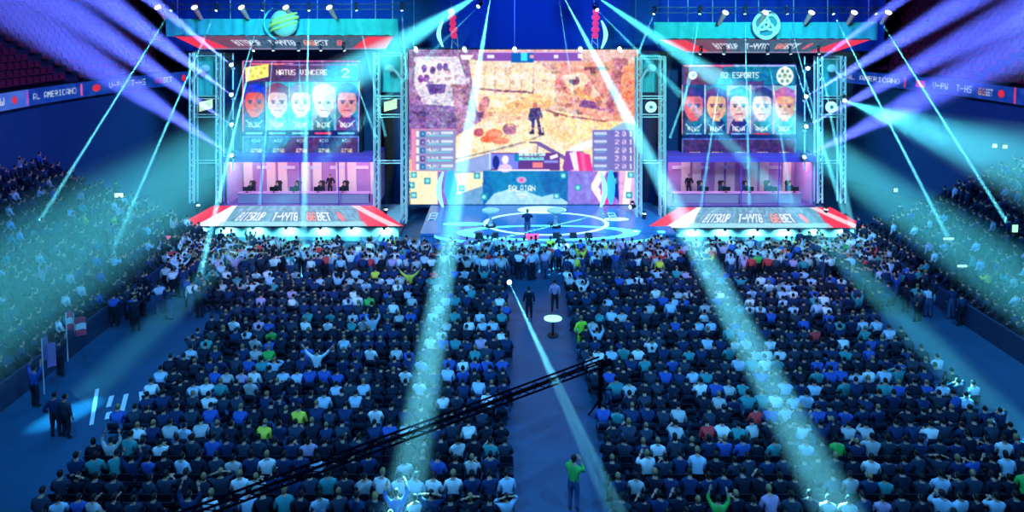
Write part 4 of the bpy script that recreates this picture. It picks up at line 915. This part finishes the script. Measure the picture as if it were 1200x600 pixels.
# ------------------------------------------------------------------ fixtures and beams
HZ = {}
CY = (.12, .78, 1); TE = (.08, .72, .9); BL = (.09, .13, 1); CW = (.13, .72, .95)
GS = 1.0
def beam(a, b, r0, r1, col, bright, dens, lab, g=.3, fs=.17, fixture=True, group='light beams', blend=1, kind='moving_head', flabel=None):
    a = Vector(a); b = Vector(b); L = (b-a).length; d = (b-a)/L; power = bright*L*158/(dens*2*r1*.45)/2.2*math.exp(min(dens*L, 2.2)*.8)
    key = round(dens, 3)
    if key not in HZ:
        m = bpy.data.materials.new('haze'); m.use_nodes = True; nt = m.node_tree; nt.nodes.clear(); o = nt.nodes.new('ShaderNodeOutputMaterial'); s = nt.nodes.new('ShaderNodeVolumeScatter')
        s.inputs['Density'].default_value = dens; s.inputs['Anisotropy'].default_value = g; s.inputs['Color'].default_value = (1, 1, 1, 1); nt.links.new(s.outputs[0], o.inputs['Volume']); HZ[key] = m
    mb = MB(); mb.tube(a+d*.12, b, r0, r1*1.03, 20); hz = mb.build('haze_beam', HZ[key]); tag(hz, lab, 'light beam', group, 'stuff')
    # the fixture
    t = None
    if fixture:
        t = empty('moving_head_light', tuple(a)); s = fs
        mb = MB(); mb.tube(a-d*.42, a-d*.05, s*.7, s, 10); mb.ell(tuple(a-d*.42), (s*.8,)*3, 8, 6); lh = mb.build('lamp_head', darkmetal, t)
        mb = MB(); side = d.cross(Vector((0, 0, 1))).normalized()*(s+.05)
        for q in (-1, 1): mb.tube(a-d*.25+side*q, a-d*.25+side*q+Vector((0, 0, .3)), .03, n=5)
        mb.tube(a-d*.25-side+Vector((0, 0, .3)), a-d*.25+side+Vector((0, 0, .3)), .03, n=5); mb.tube(a-d*.25+Vector((0, 0, .3)), a-d*.25+Vector((0, 0, .42)), .12, n=8); mb.build('yoke', darkmetal, t)
        mb = MB(); mb.tube(a-d*.05, a-d*.02, s*.85, n=12); mb.build('lens', lens_m, lh)
        tag(t, flabel or ('moving head of the '+lab), 'stage light', 'moving head fixtures')
    l = bpy.data.lights.new('beam_lamp', 'SPOT'); l.energy = power*GS; l.color = col; l.spot_size = 2*math.atan(r1/L); l.spot_blend = blend; l.shadow_soft_size = .02
    l.use_nodes = True; nt = l.node_tree; e = nt.nodes['Emission']; f = nt.nodes.new('ShaderNodeLightFalloff'); f.inputs[0].default_value = 1; nt.links.new(f.outputs['Linear'], e.inputs['Strength'])
    lo = bpy.data.objects.new('beam_lamp', l); C.objects.link(lo); lo.location = a+d*.02; lo.rotation_euler = (a-b).to_track_quat('Z', 'Y').to_euler()
    if t: lo.parent = t; lo.matrix_parent_inverse = Matrix.Translation(t.location).inverted()
def rpx(w_, Y): return w_/2*Y/F
# blue-violet beams fanning outwards above the side aisles
for i, (x0, y0, x1, y1, wd) in enumerate(((271, 76, 148, -24, 22), (271, 111, 84, -28, 46), (271, 146, 20, -30, 60), (271, 182, -48, -32, 84))):
    b = W(x1, y1, 25); beam(W(x0, y0, 46.6), b, .1, rpx(wd, 25), BL, .6, .03, '%s violet blue beam from the top, left of the left tower' % ordn(i+1), group='violet blue beams')
for i, (x0, y0, x1, y1, wd) in enumerate(((947, 80, 1085, -22, 20), (945, 113, 1180, -28, 46), (945, 148, 1250, -18, 60), (943, 184, 1260, 24, 84))):
    b = W(x1, y1, 25); beam(W(x0, y0, 46.6), b, .1, rpx(wd, 25), BL, .6 if i else .35, .03, '%s violet blue beam from the top, right of the right tower' % ordn(i+1), group='violet blue beams')
# thick fans from the top centre
OL = W(568, -10, 45); OR = W(690, -10, 45)
beam(OL, W(-70, 384, 19.5), .12, rpx(220, 19.5), TE, .6, .03, 'widest teal beam sweeping down to the left stand', flabel='top centre fixture throwing the widest left beam')
beam(OR, W(1275, 388, 19.5), .12, rpx(116, 19.5), TE, .55, .03, 'broad teal beam sweeping down to the right stand', flabel='top centre fixture throwing the broad right beam')
beam(W(990, 118, 46.5), W(1290, 225, 21), .15, rpx(140, 21), TE, .25, .04, 'soft wide teal beam above the right stand')
beam(W(576, -10, 45), Wz(453, 720), .07, rpx(84, 15), CW, .62, .02, 'tall pale cyan beam crossing the main screen into left block', flabel='top centre fixture throwing the tall pale beam')
beam(W(657, -10, 45), Wz(1046, 720), .07, rpx(94, 15), CW, .64, .02, 'tall pale cyan beam landing in the right block', flabel='top centre fixture throwing the right block beam')
beam(Wz(597, 331, .5), W(738, 636, 14), .1, rpx(36, 14), CW, .17, .05, 'slim pale beam rising over the centre aisle towards the camera', flabel='floor fixture at the far end of the centre aisle')
beam(W(654, -8, 45.4), W(690, 232, 44), .05, rpx(8, 44), CY, .3, .15, 'thin cyan beam over the right half of main screen')
beam(W(700, 12, 45.4), W(1235, 552, 22), .05, rpx(64, 22), TE, .3, .03, 'pale beam crossing right tower down to right aisle')
beam(W(560, 8, 45.4), W(95, 470, 25), .05, rpx(50, 25), TE, .15, .03, 'faint beam crossing left tower down to left aisle')
beam(W(738, 243, 45), W(90, 398, 30), .05, rpx(16, 30), CW, .5, .05, 'faint flat beam skimming the crowd from the stage', flabel='low fixture at the right stage edge throwing the flat beam')
# thin beams from header tops
def thin(x0, y0, x1, y1, Y1, wd, br, lab, Y0=46.2, dens=.12): beam(W(x0, y0, Y0), W(x1, y1, Y1), .05, rpx(wd*1.15, Y1), CY, br*2, dens, lab, fs=.1, group='thin cyan beams')
N_ = 0
for (x0, x1, y1, Y1, wd, pw) in ((200, 30, 285, 36, 6, .5), (253, 122, 318, 37, 6, .5), (307, 262, 160, 45, 4, .6), (362, 354, 345, 38, 12, .45), (418, 452, 160, 45, 4, .6), (471, 476, 90, 45, 4, .6)):
    N_ += 1; thin(x0, 13, x1, y1, Y1, wd, pw, '%s thin cyan beam from the top edge of left header' % ordn(N_))
N_ = 0
for (x0, x1, y1, Y1, wd, pw) in ((766, 748, 62, 45, 4, .6), (820, 800, 130, 45, 4, .6), (873, 878, 240, 44, 5, .6), (923, 962, 160, 45, 4, .6), (977, 1122, 300, 37, 6, .7), (1027, 1205, 300, 36, 6, .7)):
    N_ += 1; thin(x0, 17, x1, y1, Y1, wd, pw, '%s thin cyan beam from the top edge of right header' % ordn(N_))
N_ = 0
for (x0, x1, y1, Y1, wd, pw) in ((297, 220, 384, 33, 11, .45), (320, 304, 240, 44, 5, .5), (350, 354, 160, 45, 4, .5), (376, 386, 160, 45, 4, .4), (404, 442, 165, 45, 4, .6)):
    N_ += 1; thin(x0, 60, x1, y1, Y1, wd, pw, '%s thin cyan beam from under the left canopy' % ordn(N_))
N_ = 0
for (x0, x1, y1, Y1, wd, pw) in ((820, 785, 162, 45, 4, .6), (848, 820, 250, 44, 5, .5), (900, 928, 240, 44, 5, .4), (927, 990, 250, 44, 8, .6), (960, 1003, 290, 44, 9, .5)):
    N_ += 1; thin(x0, 64, x1, y1, Y1, wd, pw, '%s thin cyan beam from under the right canopy' % ordn(N_))
# uplight heads and haze cones added within trusses to make the glow
for i, (x0, x1, yb_) in enumerate(((232, 252, 240), (452, 470, 245), (755, 768, 250), (968, 985, 245))):
    beam(W(x0, yb_, 46.4), W(x1, 60, 46.2), .1, 1.3, TE, .6, .08, 'added teal uplight glow in the %s truss' % ['left outer', 'left inner', 'right inner', 'right outer'][i], group='added truss uplights')

# warm par cans above the headers; pinkish bodies stand in for light tails
for s, xs, y in ((1, (185, 228, 283, 335, 386), 9), (-1, (850, 897, 951, 1001, 1041), 15)):
    for i, x in enumerate(xs):
        a = W(x, y, 46.5); b = W(x+s*8, y+13, 47.2); t = empty('par_light', tuple(b)); d = (a-b).normalized()
        mb = MB(); mb.tube(b, a, .12, .2, 12); cn = mb.build('can', par_m, t); mb = MB(); mb.tube(a, a+d*.06, .22, n=14); mb.build('lens', warm_m, cn)
        mb = MB(); mb.tube(a.lerp(b, .5), a.lerp(b, .5)+Vector((0, .1, .9)), .025, n=5); mb.build('hanger', darkmetal, t)
        tag(t, 'warm white par can with pinkish body as light tail above %s header, %s from left' % ('left' if s > 0 else 'right', ordn(i+1)), 'stage light', 'par cans above the headers')
# hanging cables
for i, x in enumerate((208, 270, 310, 372, 412, 440, 460, 485, 603, 745, 783, 806, 835, 862, 889, 930, 970, 1018)):
    mb = MB(); Yc = 47.8; yb_ = 58 if 480 < x < 700 else 26; mb.tube(W(x, yb_, Yc), W(x, -40, Yc), .035, n=6); o = mb.build('hanging_cable', mat('cable_grey', (.3, .4, .6), .5))
    tag(o, 'thin steel cable rising out of view above the stage, %s from left' % ordn(i+1), 'cable', 'rigging cables')

for nm, x, y0, y1 in (('left', 273, 62, 200), ('right', 943, 66, 200)):
    mb = MB(); mb.tube(W(x, y1, 47.05), W(x, y0, 47.05), .06, n=8)
    for k in range(4):
        q = W(x, (76, 111, 146, 181)[k]+(3 if nm == 'right' else 0), 47.05); mb.box((q.x-.1, q.y-.12, q.z-.35), (q.x+.1, q.y+.12, q.z-.2))
    tag(mb.build('fixture_pole', steel), 'slim upright pole carrying the violet beam fixtures beside the %s screen' % nm, 'pole', 'fixture poles')
# header batten truss
for nm, x0, x1, y in (('left', 190, 480, 14), ('right', 760, 1045, 18)):
    mb = MB(); Yb = 46.6
    for dz in (0, -.4):
        for dy in (0, .4): mb.tube(W(x0, y-3, Yb)+Vector((0, dy, dz+.4)), W(x1, y-3, Yb)+Vector((0, dy, dz+.4)), .035, n=5)
    A, B = W(x0, y-3, Yb), W(x1, y-3, Yb); n_ = 40
    for k in range(n_): mb.tube(A.lerp(B, k/n_)+Vector((0, 0, .4 if k % 2 else 0)), A.lerp(B, (k+1)/n_)+Vector((0, 0, 0 if k % 2 else .4)), .02, n=4)
    tag(mb.build('rigging_truss', mat('truss_dark', (.05, .08, .16), .5, .5)), 'dark horizontal rigging truss above the %s header' % nm, 'truss', 'horizontal rigging trusses')

# ------------------------------------------------------------------ camera crane over the crowd
P0, P1 = W(150, 634, 15.2), W(704, 428, 24.2)
t = empty('camera_crane', (P1.x, P1.y, 0)); mb = MB()
up = Vector((0, 0, .28)); sd = (P1-P0).cross(Vector((0, 0, 1))).normalized()*.12
for o_ in (sd, -sd): mb.tube(P0+o_, P1+o_, .035, n=6); mb.tube(P0+o_+up*.6, P1+o_+up, .035, n=6)
n_ = 46
for k in range(n_):
    a, b = P0.lerp(P1, k/n_), P0.lerp(P1, (k+1)/n_)
    for o_ in (sd, -sd): mb.tube(a+o_+(up*.6 if k % 2 else up*0), b+o_+(up*0 if k % 2 else up*.8), .018, n=4)
mb.build('lattice_arm', mat('crane_black', (.002, .003, .008), .9, spec=0), t)
mb = MB(); mb.tube((P1.x, P1.y, .3), (P1.x, P1.y, P1.z), .09); 
for q in range(3): mb.tube((P1.x, P1.y, .9), (P1.x+.5*math.cos(q*2.1+.5), P1.y+.5*math.sin(q*2.1+.5), .06), .04, n=6)
mb.build('tripod', MATS['crane_black'], t)
mb = MB(); dd = (P1-P0).normalized(); mb.tube(P1+dd*.1, P1+dd*.5, .14, n=10); mb.build('counterweight', MATS['crane_black'], t)
tag(t, 'long black lattice camera crane slanting across the crowd', 'camera crane')

# table added in aisle; its glowing top stands in for a light pool
p = Wz(648, 373, .9); t = empty('light_pool_table', (p.x, p.y, 0))
mb = MB(); N2 = 24; v = [(p.x+.45*math.cos(2*PI*i/N2), p.y+.33*math.sin(2*PI*i/N2), z) for z in (.86, .92) for i in range(N2)]
mb.add(v, [tuple(range(N2))[::-1], tuple(range(N2, 2*N2))]+[(i, (i+1) % N2, N2+(i+1) % N2, N2+i) for i in range(N2)]); mb.build('pool_top', mat('pool_glow', (.8, 1, .6), .4, emit=(.45, 1, .55), es=1), t)
mb = MB(); mb.tube((p.x, p.y, .05), (p.x, p.y, .86), .05); mb.tube((p.x, p.y, 0), (p.x, p.y, .05), .28, n=16); mb.build('pedestal', black, t)
tag(t, 'oval table added in the aisle, glowing pale green top standing for light pool', 'table')

# flags in the left stand
def flag(px, py, Y, w_, h, lab, cols):
    p = W(px, py, Y); t = empty('flag', (p.x, Y, p.z-1.4)); mb = MB(); mb.tube((p.x, Y, p.z-1.4), (p.x, Y, p.z+h), .025, n=6); mb.build('pole', whitefab, t)
    mb = MB(); nx, ny = 10, 6; 
    for i in range(nx):
        for j in range(ny):
            def q(a, b): u = a/nx; return Vector((p.x+u*w_*.8, Y+.16*math.sin(u*7), p.z+h*b/ny-.25*u+.05*math.sin(u*9)))
            cross = (i in (3, 4)) or (j in (2, 3)); mi = 1 if (cross and cols == 2) else 0
            f = [q(i, j), q(i+1, j), q(i+1, j+1), q(i, j+1)]; k = Vector((0, .02, 0)); mb.hexa([f[0], f[1], f[1]+k, f[0]+k, f[3], f[2], f[2]+k, f[3]+k], mi)
    mb.build('cloth', [mat('flag_red', (.75, .08, .16), .8) if cols == 2 else mat('flag_violet', (.3, .2, .5), .8), mat('flag_white', (.85, .85, .9), .8)], t); tag(t, lab, 'flag')
for fx_, fy_, Y_f, cols, lab, wd_, ht_ in ((78, 388, 27.6, 2, 'red flag with a white cross held up beside the left stand', 1.0, .85), (50, 424, 25.4, 1, 'violet flag on a white pole held up beside the left stand', .6, 1.0)):
    flag(fx_, fy_, Y_f, wd_, ht_, lab, cols); p = W(fx_, fy_, Y_f)
    person((p.x-.15, Y_f-.32, 0), -.3, 'stand_up', 'dark grey' if cols == 2 else 'blue', 'person in %s top under the %s flag by the left stand' % (('dark grey', 'red and white') if cols == 2 else ('blue', 'violet')))
# little lit things
def glow(px, py, Y, sx, sz, col, lab, name='lit_sign', cat='sign', group=None):
    p = W(px, py, Y); t = empty(name, (p.x, Y, p.z-sz)); mb = MB(); mb.box((p.x-sx, Y, p.z-sz), (p.x+sx, Y+.05, p.z+sz)); mb.build('lit_face', mat('glow_%d%d%d' % tuple(int(c*9) for c in col), col, .5, emit=col, es=1), t)
    mb = MB(); mb.box((p.x-sx-.04, Y+.05, p.z-sz-.04), (p.x+sx+.04, Y+.12, p.z+sz+.04)); mb.build('casing', black, t); tag(t, lab, cat, group)
glow(139, 229, 42, .28, .14, (.9, .9, .6), 'bright cream lit sign high over the left stand')
glow(83, 318, 36, .1, .25, (.8, .9, .6), 'small yellowish lamp in the left stand haze', 'lamp', 'lamp')
glow(129, 322, 38, .18, .3, (.8, .95, .6), 'pale yellow lamp where a thin beam lands on the left stand', 'lamp', 'lamp')
glow(147, 302, 38, .18, .25, (.8, .3, .35), 'small red lit sign in the left stand')
glow(196, 279, 41, .22, .14, (.85, .1, .2), 'small red lit sign by the left tower')
glow(1166, 171, 42, .14, .12, (.9, .95, .5), 'left of two yellow lamps high on the right wall', 'lamp', 'lamp'); glow(1178, 172, 42, .14, .12, (.9, .95, .5), 'right of two yellow lamps high on the right wall', 'lamp', 'lamp')
glow(1190, 268, 34, .14, .2, (.5, 1, .6), 'green white lamp at the right edge of the right stand', 'lamp', 'lamp')
glow(1050, 223, 42, .12, .12, (.5, .8, .75), 'faint cyan lamp above the right stand', 'lamp', 'lamp'); glow(1112, 280, 37, .3, .06, (.5, .95, .75), 'thin pale lit strip in the right stand', 'light_strip', 'light'); glow(1128, 312, 34, .25, .06, (.55, .95, .7), 'lower pale lit strip in the right stand', 'light_strip', 'light')
# green banners right
for px, py, lab in ((1052, 311, 'upper'), (1076, 320, 'lower')):
    mb = MB(); Yb = 38; fpoly(mb, [(px-9, py-6), (px-3, py-8), (px+13, py+3), (px+8, py+5), (px-8, py+2)], Yb, .04); tag(mb.build('banner', mat('banner_green', (.08, .55, .4), .8)), '%s of two teal green banners hung in the right stand' % lab, 'banner', 'teal green banners')
# white floor markings in the left aisle
mk = mat('floor_tape', (.7, .8, .9), .6)
for i, (x0, y0, x1, y1, w_) in enumerate(((114, 456, 107, 498, 4), (131, 464, 127, 484-7, 5), (128, 483, 126, 491, 6), (148, 462, 141, 490, 5), (166, 459, 168, 474, 6))):
    a, b = Wz(x0, y0), Wz(x1, y1); s_w = w_/2*a.y/F; d = (b-a).normalized(); n0 = Vector((-d.y, d.x, 0))*s_w; mb = MB(); z = Vector((0, 0, .012)); mb.hexa([a-n0, b-n0, b+n0, a+n0, a-n0+z, b-n0+z, b+n0+z, a+n0+z])
    tag(mb.build('floor_marking', mk), 'white tape stripe on the left aisle floor, %s from left' % ordn(i+1), 'floor marking', 'white floor stripes')
# crowd barrier
bm = mat('barrier_steel', (.3, .4, .5), .4, .7)
for i in range(20):
    x = -22.5+i*2.3; t = empty('crowd_barrier', (x+1.1, 41.05, 0)); mb = MB()
    mb.path([(x, 41.05, 0), (x, 41.05, 1.05), (x+2.2, 41.05, 1.05), (x+2.2, 41.05, 0)], .025); mb.tube((x, 41.05, .2), (x+2.2, 41.05, .2), .02, n=5)
    mb.build('rail_frame', bm, t); mb = MB()
    for k in range(1, 12): mb.tube((x+k*.18, 41.05, .2), (x+k*.18, 41.05, 1.05), .01, n=4)
    mb.build('bars', bm, t); tag(t, 'steel crowd barrier before the stage, %s from left' % ordn(i+1), 'barrier', 'crowd barriers')

# ------------------------------------------------------------------ rig wash lights and unseen spots added to brighten the set
def wash(loc, target, energy, col, ang, soft=.6, blend=.6, name='wash_light'):
    l = bpy.data.lights.new(name, 'SPOT'); l.energy = energy; l.color = col; l.spot_size = R(ang); l.spot_blend = blend; l.shadow_soft_size = soft
    o = bpy.data.objects.new(name, l); C.objects.link(o); o.location = loc; o.rotation_euler = (Vector(loc)-Vector(target)).to_track_quat('Z', 'Y').to_euler()
WC = (.10, .47, 1)
for x in (-13, 0, 13):
    wash((x, 12, 24), (x, 26, 0), 13000, WC, 95)
    wash((x, 34, 22), (x, 34, 0), 6000, WC, 90)
for s in (-1, 1):
    wash((s*14, 33, 20), (s*16, 48, 8), 16000, (.16, .85, .85), 84); wash((s*12, 30, 21), (s*14, 40, 0), 5000, (.8, .4, .9), 55)  # unseen spots added to tint towers cyan and the front crowd magenta
wash((1.3, 36, 19), (1.3, 46, 1), 14000, (.08, .55, 1), 50); wash((1.3, 40, 19), (1.3, 54, 17), 9000, (.05, .2, 1), 70)
for s in (-1, 1): wash((s*15, 50.5, 23), (s*17, 56, 17), 2500, (.08, .3, 1), 110)  # unseen spots added to brighten the side drapes
for s in (-1, 1): wash((s*10, 30, 24), (s*36, 48, 8), 16000, (.02, .24, 1), 80); wash((s*12, 30, 26), (s*42, 46, 14), 12000, (.5, .25, 1), 60)  # unseen spots added to lift side walls and upper seats
wash((-20, 22, 20), (-20, 26, 0), 5000, (.1, .5, 1), 40); wash((21, 26, 20), (21.5, 27, 0), 9000, (.2, .6, 1), 40)
print('PERSONS', npers, 'OBJECTS', len(bpy.data.objects))
